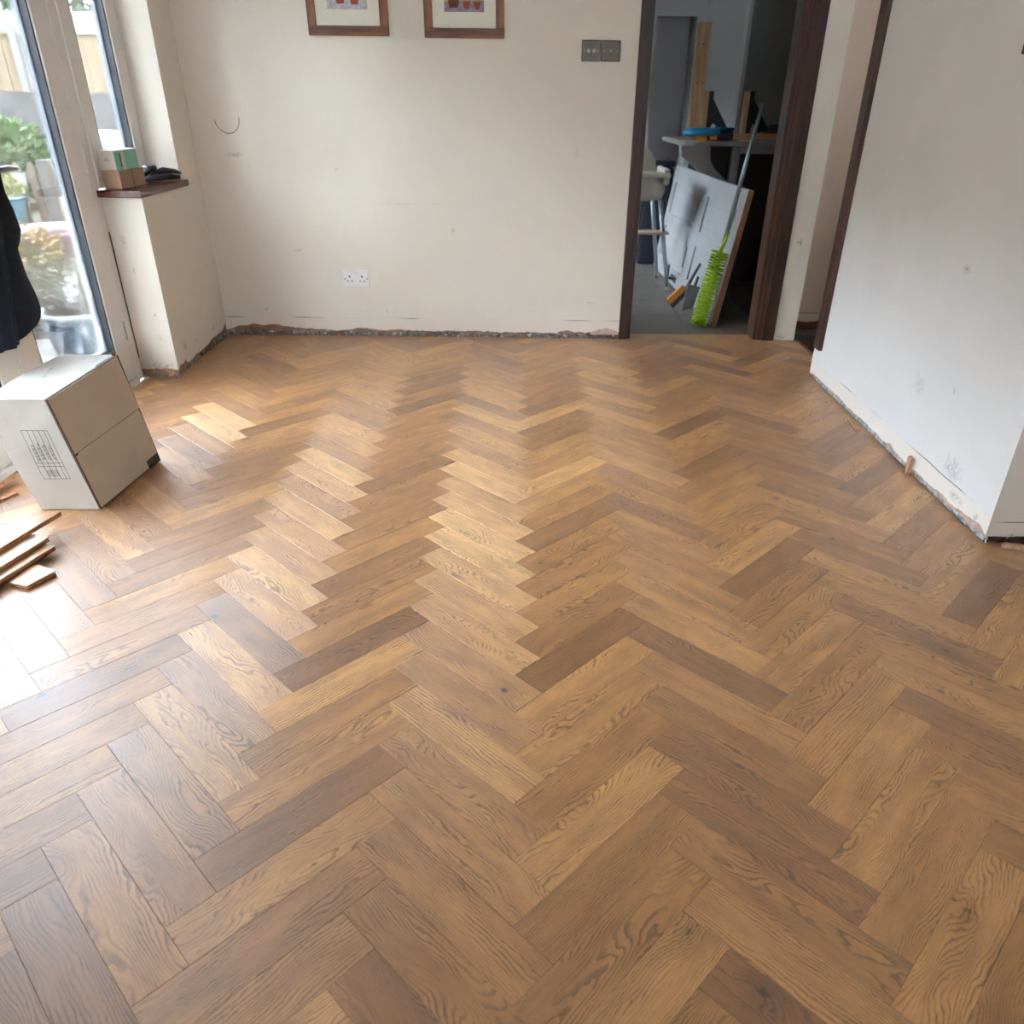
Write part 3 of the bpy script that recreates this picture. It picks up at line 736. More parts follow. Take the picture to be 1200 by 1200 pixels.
# ------------------------------------------------------------------ cardboard box, pushed out of square
M_CARDW = simple('white_faced_card', srgb(214, 208, 198), .75, .05, 5.0)
M_CARDB = simple('bare_card_flap', srgb(196, 178, 156), .8, .05, 5.0)
M_CARDE = simple('card_edge', srgb(96, 70, 46), .9, .2, 40)
M_TAPE = simple('black_tape', srgb(52, 50, 48), .5, .1)
M_INK = simple('print_ink', srgb(64, 60, 58), .8, .1)
cb = thing('cardboard_box', 'large white cardboard box leaning by the patio doors', 'box', (-1.475, 2.42, 0))
# corners: bottom near-right, etc. ; shear towards -x with height
def bp(x, y, z):  # box coords: x 0..1 (left..right), y 0..1 (near..far), z 0..1
    nr = Vector((-1.390, 2.231, 0.002)); fr_ = Vector((-1.359, 2.618, 0.004))
    base = nr.lerp(fr_, y); wdt = Vector((-0.185, -0.006, 0))
    upn = Vector((-0.078, 0.012, 0.366)); upf = Vector((-0.078, 0.030, 0.386))
    p = base + wdt*(1-x) + upn.lerp(upf, y)*z
    bulge = 0.012*math.sin(PI*min(1, max(0, z)))*(1-x)*(1-y)
    return Vector((p.x - bulge - cb.location.x, p.y - cb.location.y, p.z))
def patch(name, f, nu, nv, m, par, thick=None):
    bm = bmesh.new(); g = [[bm.verts.new(f(i/nu, j_/nv)) for j_ in range(nv+1)] for i in range(nu+1)]
    for i in range(nu):
        for j_ in range(nv): bm.faces.new((g[i][j_], g[i+1][j_], g[i+1][j_+1], g[i][j_+1]))
    o = mesh_obj(name, bm, m, par)
    if thick:
        md = o.modifiers.new('thickness', 'SOLIDIFY'); md.thickness = thick; md.offset = 0
    return o
def dent(u, v): return Vector((0, -.004*math.sin(5*v)*math.sin(3*u) + .0025*noise.noise(Vector((u*4, v*7, 1))), .0))
patch('front_side', lambda u, v: bp(u, 0, v) + dent(u, v), 12, 18, M_CARDW, cb, .004)
patch('top_side', lambda u, v: bp(u, v, 1) + Vector((0, 0, .006*math.sin(PI*v)*(1-u))), 6, 8, M_CARDW, cb, .004)
patch('back_side', lambda u, v: bp(u, 1, v), 4, 4, M_CARDW, cb, .004)
patch('left_side', lambda u, v: bp(0, u, v), 4, 4, M_CARDW, cb, .004)
patch('base_side', lambda u, v: bp(u, v, 0.006), 4, 4, M_CARDW, cb, .004)
# two flaps meeting on the right-hand side
out = Vector((.004, 0, .0008))
patch('lower_flap', lambda u, v: bp(1, .006+.988*u, .008+v*(.505-.008)) + out*(1+.8*math.sin(PI*v)), 8, 5, M_CARDB, cb, .004)
patch('upper_flap', lambda u, v: bp(1, .002+.988*u, .515+v*(.992-.515)) + out*(1.2+1.1*(1-v)), 8, 5, M_CARDB, cb, .004)
def strip(name, pts, m, r=.0016, par=cb):
    bm = bmesh.new(); tube(bm, pts, r, 6); return mesh_obj(name, bm, m, par)
strip('flap_edge', [bp(1, .0, v/6) + out*1.6 for v in range(7)], M_CARDE, .0022)
strip('flap_edge', [bp(1, 1.0, v/6) + out*1.6 for v in range(7)], M_CARDE, .0024)
strip('flap_seam', [bp(1, v/6, .510) + out*1.0 for v in range(7)], M_CARDE, .0018)
strip('bottom_edge', [bp(1, v/6, .004) + out for v in range(7)], M_CARDE, .0020)
patch('tape', lambda u, v: bp(1, .80+.195*u, .002+.075*v) + out*1.9, 3, 2, M_TAPE, cb, .001)
patch('tape', lambda u, v: bp(1-.03*v, .70+.28*u, 1.0) + Vector((.0035, 0, .0045)), 3, 1, M_TAPE, cb, .001)
strip('torn_corner', [bp(1, .97, 1.0) + Vector((.002, 0, .004)), bp(1, 1.0, 1.02) + Vector((0, 0, .006)), bp(.97, 1.01, 1.0)], M_CARDE, .006)
strip('torn_corner', [bp(1, 0, .50) + out*2, bp(1, .015, .505) + out*3, bp(1, .03, .515) + out*2], M_CARDE, .003)
# printed table on the front, lying on its side
def fp(a, b): return bp(a, 0, b) + dent(a, b) + Vector((0, -.0030, 0))
def pline(a0, b0, a1, b1, w=.0007):
    P = [fp(a0+(a1-a0)*i/6, b0+(b1-b0)*i/6) for i in range(7)]
    bmx = PRT; d = (P[-1]-P[0]).normalized(); nrm = d.cross(Vector((0, 1, 0))).normalized()*w
    L_ = [bmx.verts.new(p+nrm) for p in P]; R_ = [bmx.verts.new(p-nrm) for p in P]
    for i in range(6): bmx.faces.new((L_[i], L_[i+1], R_[i+1], R_[i]))
PRT = bmesh.new()
T0, T1, U0, U1 = .30, .735, .38, .80
us = [U0, U0+.10, U0+.19, U0+.28, U0+.36, U1]
for a in us: pline(a, T0, a, T1)
for b in (T0, T0+.115, T0+.145, T1): pline(U0, b, U1, b)
rq = random.Random(3)
for i, a in enumerate(us[1:-1]):
    for k_ in range(2):
        b = T0+.16+.02*rq.random(); ua = a - .035 - .025*k_ + .02
        while b < T1-.14:
            ln = .012 + .02*rq.random(); pline(ua, b, ua, b+ln, .0010); b += ln+.008
for k_ in range(6): pline(U0+.12+.03*k_, T0+.02, U0+.12+.03*k_, T0+.085, .0009)
mesh_obj('printed_table', PRT, M_INK, cb)['label'] = 'printed grid of small lettering'
PRT = bmesh.new()
rq = random.Random(9)
def tp(a, b): return bp(a, b, 1) + Vector((0, 0, .0065 + .006*math.sin(PI*b)*(1-a)))
for (a, b, n_) in ((.55, .12, 7), (.45, .36, 6), (.38, .52, 5)):
    for k_ in range(n_):
        p = tp(a+rq.uniform(-.05, .05), b+.022*k_); s_ = .004*rq.uniform(.6, 1.4)
        vs = [PRT.verts.new(p+Vector((dx*s_, dy*s_*.8, 0))) for dx, dy in ((-1, -.5), (.6, -.7), (1, .4), (-.4, .7))]; PRT.faces.new(vs)
mesh_obj('printed_marks', PRT, simple('faded_ink', srgb(128, 122, 116), .8, .1), cb)['kind'] = 'stuff'

# ------------------------------------------------------------------ oak offcuts on the floor
M_OFFT = oak('oak_offcut_top')
M_OFFS = wood_mat('ply_core_edge', srgb(186, 126, 78), srgb(126, 80, 48), .8, axis=0)
M_GROOVE = simple('cut_groove', srgb(150, 120, 92), .8, .2)
def offcut(name, label, poly, z0, z1, tone, groove=True, loc=None, rot=(0, 0, 0)):
    """plank offcut: oak wear layer over a ply core with a groove line in its edge; poly in world xy"""
    c = sum((Vector(p) for p in poly), Vector((0, 0)))/len(poly)
    t_ = thing(name, label, 'offcut', loc or (c.x, c.y, z0), group='oak offcuts by the patio doors')
    t_.rotation_euler = rot
    d = Vector(poly[1]) - Vector(poly[0]); ang = math.atan2(d.y, d.x)
    q = [Vector(p)-c for p in poly]; ca, sa = math.cos(-ang), math.sin(-ang)
    q = [Vector((ca*p.x-sa*p.y, sa*p.x+ca*p.y)) for p in q]
    h_ = z1-z0; qi = inset(q, .004)
    bm = bmesh.new(); prism(bm, q, h_*.72, h_); o = mesh_obj('wear_layer', bm, M_OFFT, t_); o.rotation_euler = (0, 0, ang); o.color = (tone, random.random(), .4, 1)
    bm = bmesh.new(); prism(bm, qi if groove else inset(q, .0006), h_*.34, h_*.719); o = mesh_obj('ply_core', bm, M_OFFS, t_); o.rotation_euler = (0, 0, ang)
    bm = bmesh.new(); prism(bm, inset(q, .0005), 0, h_*.339); o = mesh_obj('backing_layer', bm, M_OFFS, t_); o.rotation_euler = (0, 0, ang)
    return t_
def strip_poly(a, b, w):
    a, b = Vector(a), Vector(b); d = (b-a).normalized(); n_ = Vector((-d.y, d.x))*w
    return [tuple(a), tuple(b), tuple(b+n_), tuple(a+n_)]
offcut('oak_offcut', 'short angled oak offcut lying flat at the bottom of the pile', [(-1.410, 1.768), (-1.352, 1.752), (-1.316, 1.830), (-1.396, 1.868)], 0.0005, .0145, .72)
offcut('oak_offcut', 'grooved oak plank offcut in the middle of the pile', strip_poly((-1.520, 1.40), (-1.375, 1.945), .09), .0150, .029, .70)
offcut('oak_offcut', 'oak plank offcut resting on the grooved plank', strip_poly((-1.540, 1.42), (-1.402, 1.970), .088), .0295, .0435, .70)
offcut('oak_offcut', 'long narrow oak strip on top of the pile reaching towards the box', strip_poly((-1.585, 1.45), (-1.434, 2.105), .026), .044, .058, .55, False)
offcut('oak_offcut', 'small dark oak offcut leaning against the patio door frame', [(-1.80, 2.31), (-1.765, 2.30), (-1.755, 2.425), (-1.79, 2.43)], .0, .014, .35, loc=(-1.786, 2.37, .012), rot=(.1, -.55, -.25))
offcut('oak_offcut', 'flat oak sliver on the floor behind the cardboard box', [(-1.795, 2.17), (-1.775, 2.165), (-1.712, 2.33), (-1.728, 2.338)], .0005, .0105, .5)

# wedges at the right wall
M_WEDGE = wood_mat('pale_wedge', srgb(206, 172, 138), srgb(176, 136, 100), .7)
bm = bmesh.new(); prism(bm, [(-.007, 0), (.007, 0), (.015, .058), (.010, .066), (-.012, .064)], -.006, .006, axes=lambda u, v, w: (w, u, v))
o = mesh_obj('wooden_wedge', bm, M_WEDGE, None, False, (1.406, 2.592, .0005)); tag(o, 'pale wooden wedge standing upright against the right wall', 'wedge')
bm = bmesh.new(); prism(bm, [(0, 0), (.03, -.006), (.036, .10), (.018, .135)], 0, .008)
o = mesh_obj('wooden_wedge', bm, M_WEDGE, None, False, (1.372, 3.02, .0006)); tag(o, 'flat pale wooden wedge lying along the right wall', 'wedge')
bm = bmesh.new(); prism(bm, [(1.465, 2.050), (1.475, 2.066), (1.62, 2.010), (1.62, 1.990)], .001, .010)
o = mesh_obj('timber_strip', bm, M_WEDGE); tag(o, 'pale splintered timber strip below the end of the right wall', 'strip')
bm = bmesh.new(); prism(bm, [(1.545, 4.41), (1.558, 4.41), (1.566, 4.05), (1.553, 4.05)], -.02, .006)
o = mesh_obj('threshold_strip', bm, M_WOODRD); tag(o, 'thin brown threshold strip in the side opening', 'strip')

# ------------------------------------------------------------------ things on the sill
SZ = .8295
def carton(name, label, x0_, x1_, y0_, y1_, z0_, z1_, body, rot=0.0, grp='boxes stacked on the window sill'):
    c = thing(name, label, 'box', ((x0_+x1_)/2, (y0_+y1_)/2, z0_), rot, grp)
    hx, hy, H_ = (x1_-x0_)/2, (y1_-y0_)/2, z1_-z0_
    bm = bmesh.new(); box(bm, -hx, hx, -hy, hy, 0, H_, .0015); mesh_obj('carton_body', bm, body, c)
    return c, hx, hy, H_
M_KRAFT = simple('brown_kraft', srgb(166, 134, 106), .8, .06, 12)
M_WCARD = simple('white_carton', srgb(214, 206, 190), .6, .03, 12)
M_MINT = simple('mint_print', srgb(128, 190, 166), .55, .05, 12)
c1, hx, hy, H_ = carton('small_carton', 'flat brown cardboard carton on the brown sill', -1.828, -1.752, 3.625, 3.865, SZ, SZ+.072, M_KRAFT, .0)
bm = bmesh.new(); box(bm, -hx-.0006, hx+.0006, -.002, .002, .002, H_+.0007); mesh_obj('flap_seam', bm, M_CARDE, c1)
c2, hx, hy, H_ = carton('small_carton', 'white and mint green carton on top of the brown one', -1.832, -1.762, 3.635, 3.845, SZ+.0725, SZ+.150, M_WCARD, .0)
bm = bmesh.new(); box(bm, hx-.001, hx+.0008, -hy, hy, .0, H_-.004); mesh_obj('green_side', bm, M_MINT, c2)
bm = bmesh.new(); box(bm, hx-.001, hx+.0014, -.045, -.015, .0, H_-.004); mesh_obj('white_stripe', bm, M_WCARD, c2)
bm = bmesh.new(); box(bm, hx-.001, hx+.0014, -.060, -.050, .01, H_-.014); mesh_obj('dark_lettering', bm, simple('dark_green_print', srgb(40, 90, 76), .6, .1), c2)
bm = bmesh.new(); prism(bm, [(-.012, .035), (.010, .035), (.014, .042), (0, .052), (-.010, .044)], -hy-.0006, -hy+.0005, axes=lambda u, v, w: (u, w, v)); mesh_obj('faint_emblem', bm, simple('pale_print', srgb(188, 178, 160), .6, .05), c2)
# black plastic tool parts
M_BLK = simple('black_plastic', srgb(30, 32, 36), .32, .15)
tl = thing('clamp_tool', 'black plastic clamp tool lying at the end of the sill', 'tool', (-1.745, 4.00, SZ))
bm = bmesh.new()
tube(bm, [(-.05, -.075, .012), (-.01, -.03, .020), (.03, .03, .022), (.055, .095, .016)], [.010, .013, .013, .008], 8); mesh_obj('clamp_bar', bm, M_BLK, tl, True)
bm = bmesh.new(); tube(bm, [(-.045, -.03, .010), (-.02, 0, .034), (.01, .03, .048), (.05, .075, .040), (.062, .10, .030)], [.009, .012, .014, .010, .007], 8); mesh_obj('clamp_handle', bm, M_BLK, tl, True)
bm = bmesh.new(); tube(bm, [(-.055, -.05, .03), (-.03, -.02, .055), (-.015, .01, .062)], [.012, .014, .010], 8); mesh_obj('clamp_jaw', bm, M_BLK, tl, True)
bm = bmesh.new(); tube(bm, [(-.06, .01, .008), (0, .06, .008), (.05, .11, .008)], .007, 8); mesh_obj('clamp_foot', bm, M_BLK, tl, True)
bm = bmesh.new(); lathe(bm, [(0, 0), (.012, 0), (.012, .012), (0, .014)], 14, 0, (-.045, -.03, .058)); mesh_obj('clamp_knob', bm, simple('clear_plastic', srgb(190, 200, 210), .2, .05), tl, True)

# ------------------------------------------------------------------ dark garment hung on the door handle
def garment():
    g = thing('hanging_jacket', 'dark navy jacket hanging from the patio door handle', 'jacket', (-1.77, 2.62, .45))
    M_NAVY = simple('navy_cloth', srgb(20, 30, 46), .9, .25, 60, bump=.3)
    def cloth(nm, prof, x_base, seed):
        """prof: list of (z, y_low, y_high); closed tube of cloth with folds"""
        bm = bmesh.new(); rings = []; S = 40
        for (z, ya_, yb_) in prof:
            r = []
            for k in range(S):
                a = 2*PI*k/S; yc, hw = (ya_+yb_)/2, (yb_-ya_)/2
                fold = .012*math.sin(6*a + seed + 3*z) + .010*noise.noise(Vector((a*1.3, z*5, seed)))
                dx = (.030+fold*.6)*math.sin(a)
                r.append(bm.verts.new((x_base + dx + .010*math.sin(9*(yc + hw*math.cos(a)) + seed), yc + (hw+fold*.25)*math.cos(a), z)))
            rings.append(r)
        for a_, b_ in zip(rings, rings[1:]):
            for k in range(S): bm.faces.new((a_[k], a_[(k+1) % S], b_[(k+1) % S], b_[k]))
        bm.faces.new(rings[0]); bm.faces.new(rings[-1][::-1])
        bmesh.ops.translate(bm, verts=bm.verts[:], vec=-g.location)
        return mesh_obj(nm, bm, M_NAVY, g, True)
    cloth('jacket_body', [(1.00, 2.70, 2.755), (.955, 2.64, 2.765), (.90, 2.57, 2.768), (.845, 2.52, 2.792), (.78, 2.48, 2.806), (.745, 2.45, 2.785), (.725, 2.44, 2.762), (.64, 2.40, 2.764), (.56, 2.38, 2.784), (.52, 2.36, 2.786), (.49, 2.36, 2.772), (.468, 2.37, 2.740), (.455, 2.39, 2.685), (.449, 2.43, 2.60)], -1.745, 1.0)
    cloth('jacket_sleeve', [(.97, 2.60, 2.69), (.88, 2.53, 2.66), (.75, 2.46, 2.61), (.62, 2.42, 2.57), (.50, 2.40, 2.54), (.46, 2.41, 2.53)], -1.705, 4.0)
    bm = bmesh.new(); tube(bm, [(-1.745, 2.745, .995), (-1.760, 2.775, 1.0), (-1.774, 2.80, .975), (-1.760, 2.79, .945)], .006, 8); bmesh.ops.translate(bm, verts=bm.verts[:], vec=-g.location)
    mesh_obj('hanging_loop', bm, M_NAVY, g, True)
garment()

# ------------------------------------------------------------------ kitchen beyond the doorway
bm = bmesh.new(); box(bm, -1.3, 3.1, 4.535, 8.2, -.12, -.008)
kf = mesh_obj('floor_kitchen', bm, simple('grout', srgb(92, 90, 86), .9, .1)); tag(kf, 'grey tiled kitchen floor beyond the doorway', kind='structure')
M_TILE = simple('grey_stone_tile', srgb(98, 93, 86), .45, .08, 3.0, bump=.05)
tile_me = None
for i in range(-2, 6):
    for k in range(0, 7):
        x_, y_ = .515 + .45*i, 4.54 + .45*k + .0
        if x_ > 2.6 or y_ > 7.5: continue
        if tile_me is None:
            bm = bmesh.new(); box(bm, .003, .447, .003, .447, 0, .008, .0012); tile_me = bpy.data.meshes.new('floor_tile'); bm.to_mesh(tile_me); bm.free(); tile_me.materials.append(M_TILE)
        o = bpy.data.objects.new('floor_tile', tile_me); o.parent = kf; o.location = (x_, y_, -.008); COL.objects.link(o)
# kitchen walls
bm = bmesh.new(); box(bm, -1.3, 1.02, 7.42, 7.52, -.1, CEIL); box(bm, 1.02, 1.34, 7.42, 7.52, 1.79, CEIL); box(bm, 1.34, 1.75, 7.42, 7.52, -.1, CEIL); box(bm, .90, 1.45, 7.72, 7.80, -.1, CEIL)
box(bm, 1.34, 1.40, 7.5, 7.75, -.1, CEIL); box(bm, .90, .97, 7.5, 7.75, -.1, CEIL)
w = mesh_obj('wall_kitchen_far', bm, M_LILAC); tag(w, 'pale kitchen wall with a recessed doorway', kind='structure')
bm = bmesh.new(); box(bm, 1.70, 3.1, 7.10, 7.25, -.1, CEIL); w = mesh_obj('wall_kitchen_right', bm, M_GREY); tag(w, 'plain grey kitchen wall on the right', kind='structure')
bm = bmesh.new(); box(bm, 3.1, 3.2, 4.7, 8.2, -.1, CEIL); box(bm, 1.535, 3.2, 4.755, 4.80, -.1, CEIL); w = mesh_obj('wall_kitchen_side', bm, M_GREY); tag(w, kind='structure')
bm = bmesh.new(); prism(bm, [(1.425, 7.425), (1.60, 7.00), (1.615, 6.975), (1.64, 6.96), (1.67, 6.965), (1.71, 7.08), (1.71, 7.425)], -.1, CEIL); w = mesh_obj('wall_kitchen_pier', bm, M_LILAC); tag(w, 'pale rounded pier catching the kitchen daylight', kind='structure')
# window side of the kitchen
bm = bmesh.new(); box(bm, -1.4, -1.3, 4.54, 5.5, -.1, CEIL); box(bm, -1.4, -1.3, 7.2, 7.52, -.1, CEIL); box(bm, -1.4, -1.3, 5.5, 7.2, -.1, 1.0); box(bm, -1.4, -1.3, 5.5, 7.2, 2.1, CEIL)
w = mesh_obj('wall_kitchen_left', bm, M_LILAC); tag(w, kind='structure')
bm = bmesh.new(); box(bm, -1.36, -1.356, 5.5, 7.2, 1.0, 2.1); w = mesh_obj('window_3', bm, M_GLASS); tag(w, 'kitchen window out of view to the left', kind='structure')
for (a, b, c, e) in ((5.5, 5.55, 1.0, 2.1), (7.15, 7.2, 1.0, 2.1), (5.55, 7.15, 1.0, 1.05), (5.55, 7.15, 2.05, 2.1)):
    B('window_frame', -1.39, -1.33, a, b, c, e, M_UPVC, w)

# panelled door lying on its long edge
M_DOORW = simple('white_gloss_paint', srgb(158, 158, 158), .35, .03, 6)
dl = thing('panelled_door', 'white four-panel door stood on its long edge in the kitchen', 'door', (1.145, 4.70, 0))
dirL = Vector((1.075-1.145, 6.70-4.70, 0)).normalized(); tilt = Vector((.118, .004, .752)).normalized()
nrm = dirL.cross(tilt).normalized()   # points towards -x (the visible side)?
if nrm.x > 0: nrm = -nrm
LEN, WID, TK = 1.98, .762, .035
def dp(a, b, w): return dirL*a + tilt*b + nrm*w + Vector((0, 0, .004))
def dbox(nm, a0, a1, b0, b1, w0, w1, m, bev=.002):
    bm = bmesh.new(); vs = box(bm, a0, a1, b0, b1, w0, w1, bev)
    for v in bm.verts: v.co = dp(v.co.x, v.co.y, v.co.z)
    return mesh_obj(nm, bm, m, dl)
M_RAWEDGE = wood_mat('raw_door_edge', srgb(128, 86, 56), srgb(92, 60, 38), .7)
dbox('bottom_rail', 0, .20, 0, WID, 0, TK, M_DOORW); dbox('lock_rail', .82, 1.01, 0, WID, 0, TK, M_DOORW); dbox('top_rail', 1.87, LEN, 0, WID, 0, TK, M_DOORW)
for (a0, a1) in ((.20, .82), (1.01, 1.87)):
    dbox('stile', a0, a1, 0, .115, 0, TK, M_DOORW); dbox('stile', a0, a1, WID-.115, WID, 0, TK, M_DOORW); dbox('muntin', a0, a1, .335, .427, 0, TK, M_DOORW)
    for (b0, b1) in ((.115, .335), (.427, WID-.115)):
        dbox('panel', a0, a1, b0, b1, .008, TK-.012, M_DOORW, 0); dbox('raised_field', a0+.045, a1-.045, b0+.04, b1-.04, .006, TK-.006, M_DOORW, .004)
dbox('sawn_edge', -.004, .0005, 0, WID, .0, TK-.002, M_RAWEDGE, 0)
hl = dbox('lock_plate', 1.10, 1.28, .03, .07, TK-.0005, TK+.004, M_BLK, 0)
bm = bmesh.new(); tube(bm, [dp(1.16, .05, TK), dp(1.16, .05, TK+.045), dp(1.17, .06, TK+.05), dp(1.23, .13, TK+.045)], .009, 8); mesh_obj('door_lever', bm, M_BLK, dl, True)

# long green duster on a steel pole
ds = thing('pole_duster', 'lime green chenille duster on a steel telescopic pole', 'duster', (1.035, 4.735, 0))
p0 = Vector((1.145, 4.765, .46)); p1 = Vector((1.258, 4.775, 1.185))
bm = bmesh.new(); tube(bm, [p0-ds.location, (p0.lerp(p1, .5))-ds.location, p1-ds.location], [.0125, .0125, .0085], 12); mesh_obj('pole', bm, simple('galvanised_pole', srgb(128, 142, 140), .35, .08, 20, metal=.6), ds, True)
M_LIME = simple('lime_chenille', srgb(146, 176, 30), .85, .18, 50)
b0 = Vector((1.045, 4.735, .004)); b1 = Vector((1.128, 4.748, .43))
bm = bmesh.new()
P = [b0.lerp(b1, i/8)-ds.location for i in range(9)]; tube(bm, P, [.022, .028, .030, .030, .030, .030, .028, .022, .012], 12)
mesh_obj('duster_core', bm, M_LIME, ds, True)
bm = bmesh.new(); rq = random.Random(4); ax = (b1-b0).normalized(); aa = ax.cross(Vector((0, 1, 0))).normalized(); bb = ax.cross(aa)
for i in range(26):
    for k in range(11):
        a = 2*PI*(k + .5*(i % 2))/11; d = aa*math.cos(a) + bb*math.sin(a); f = .02+.96*i/25
        r0 = .020; r1 = .050 + rq.uniform(-.004, .006)
        s = b0.lerp(b1, f)-ds.location; tube(bm, [s+d*r0, s+d*r1+ax*rq.uniform(-.004, .004)], [.0062, .0040], 5)
o = mesh_obj('chenille_fingers', bm, M_LIME, ds, True); o['kind'] = 'stuff'
bm = bmesh.new(); tube(bm, [b1-ds.location, Vector((1.150, 4.753, .49))-ds.location, Vector((1.166, 4.76, .535))-ds.location], [.012, .010, .008], 10); mesh_obj('duster_grip', bm, M_LIME, ds, True)
bm = bmesh.new(); tube(bm, [Vector((1.166, 4.76, .535))-ds.location, Vector((1.185, 4.75, .62))-ds.location, Vector((1.195, 4.76, .66))-ds.location, Vector((1.180, 4.765, .60))-ds.location], .003, 6); mesh_obj('wire_loop', bm, M_CHROME, ds, True)

# dustpan brush
br = thing('hand_brush', 'grey hand brush with orange bristles standing against the white door', 'brush', (1.03, 5.22, 0))
def bl(p): return Vector(p)-br.location
bm = bmesh.new(); tube(bm, [bl((1.025, 5.215, .075)), bl((1.080, 5.23, .19)), bl((1.125, 5.24, .275))], [.014, .011, .009], 8); mesh_obj('brush_handle', bm, simple('dark_grey_plastic', srgb(70, 74, 80), .5, .1), br, True)
bm = bmesh.new(); box(bm, -.016, .016, -.012, .012, -.075, .075, .005, mat4=Matrix.Translation(bl((1.010, 5.21, .062))) @ Matrix.Rotation(.75, 4, 'Y')); mesh_obj('brush_back', bm, simple('dark_grey_plastic', srgb(70, 74, 80)), br)
bm = bmesh.new(); box(bm, -.055, -.016, -.012, .012, -.068, .068, .003, mat4=Matrix.Translation(bl((1.010, 5.21, .062))) @ Matrix.Rotation(.75, 4, 'Y')); o = mesh_obj('bristles', bm, simple('orange_bristle', srgb(214, 140, 60), .9, .3, 90), br); o['kind'] = 'stuff'
dpn = thing('dustpan', 'grey plastic dustpan tucked behind the hand brush', 'dustpan', (1.03, 5.10, 0))
bm = bmesh.new(); prism(bm, [(-.04, 0), (.03, .02), (.06, .15), (-.02, .17)], 0, .012, axes=lambda u, v, w: (u+.02, w, v+.004)); mesh_obj('pan', bm, simple('mid_grey_plastic', srgb(110, 112, 116), .5, .1), dpn)
bm = bmesh.new(); tube(bm, [(.045, .004, .16), (.06, .004, .22)], [.012, .009], 8); mesh_obj('pan_handle', bm, simple('mid_grey_plastic', srgb(110, 112, 116)), dpn)

# high chair
hc = thing('high_chair', 'white plastic high chair with grey tapered legs behind the door frame', 'high chair', (.78, 5.93, 0))
M_HC = simple('white_moulded_plastic', srgb(176, 168, 154), .4, .03)
M_HL = simple('grey_tube_leg', srgb(150, 156, 162), .4, .06, metal=.4)
hp = lambda x, y, z: Vector((x-hc.location.x, y-hc.location.y, z))
for (fx, fy, tx, ty) in ((1.012, 5.73, .915, 5.80), (.56, 5.73, .66, 5.80), (1.005, 6.20, .90, 6.08), (.52, 6.20, .66, 6.08)):
    bm = bmesh.new(); tube(bm, [hp(fx, fy, .012), hp((fx+tx)/2, (fy+ty)/2, .30), hp(tx, ty, .60)], [.013, .015, .017], 10); lg = mesh_obj('leg', bm, M_HL, hc, True)
    bm = bmesh.new(); tube(bm, [hp(fx-.0, fy, .0), hp(fx, fy, .03)], .018, 10); mesh_obj('rubber_foot', bm, M_HC, lg, True)
bm = bmesh.new()
prof = [(.585, .10, .09), (.60, .15, .13), (.64, .165, .145), (.70, .17, .15), (.76, .172, .15)]
rings = []
for (z, a, b) in prof: rings.append([bm.verts.new(hp(.79 + a*math.copysign(abs(math.cos(t))**.7, math.cos(t)), 5.93 + b*math.copysign(abs(math.sin(t))**.7, math.sin(t)), z)) for t in [2*PI*k/28 for k in range(28)]])
for a_, b_ in zip(rings, rings[1:]):
    for k in range(28): bm.faces.new((a_[k], a_[(k+1) % 28], b_[(k+1) % 28], b_[k]))
bm.faces.new(rings[0])
o = mesh_obj('seat_shell', bm, M_HC, hc, True); md = o.modifiers.new('thickness', 'SOLIDIFY'); md.thickness = .008
bm = bmesh.new(); prism(bm, [(-.15, .60), (.13, .60), (.155, .74), (.14, .84), (.09, .895), (.02, .91), (-.08, .905), (-.14, .85)], 0, .014, axes=lambda u, v, w: hp(.76+u, 6.045+w+(v-.6)*.18, v))
mesh_obj('backrest', bm, M_HC, hc)
bm = bmesh.new(); box(bm, .63, .95, 5.63, 5.80, .745, .775, .012); box(bm, .905, .945, 5.66, 6.02, .70, .80, .012); bmesh.ops.translate(bm, verts=bm.verts[:], vec=-hc.location); mesh_obj('tray', bm, M_HC, hc)
bm = bmesh.new(); box(bm, .60, .99, 5.76, 5.86, .375, .395, .006); bmesh.ops.translate(bm, verts=bm.verts[:], vec=-hc.location); mesh_obj('footrest', bm, simple('beech', srgb(196, 172, 142), .5, .06), hc)
bm = bmesh.new(); tube(bm, [hp(.80, 5.86, .62), hp(.79, 5.83, .45), hp(.80, 5.84, .30), hp(.77, 5.85, .22)], .007, 6); mesh_obj('harness_strap', bm, M_BLK, hc)

# navy bin
bn = thing('waste_bin', 'dark navy bin standing behind the white panelled door', 'bin', (1.06, 6.90, 0))
bm = bmesh.new(); box(bm, -.14, .10, -.12, .12, 0, .74, .02); mesh_obj('bin_body', bm, simple('navy_plastic', srgb(30, 34, 50), .5, .1), bn)
bm = bmesh.new(); box(bm, -.15, .11, -.13, .13, .74, .79, .015); mesh_obj('bin_lid', bm, simple('navy_plastic', srgb(30, 34, 50)), bn)

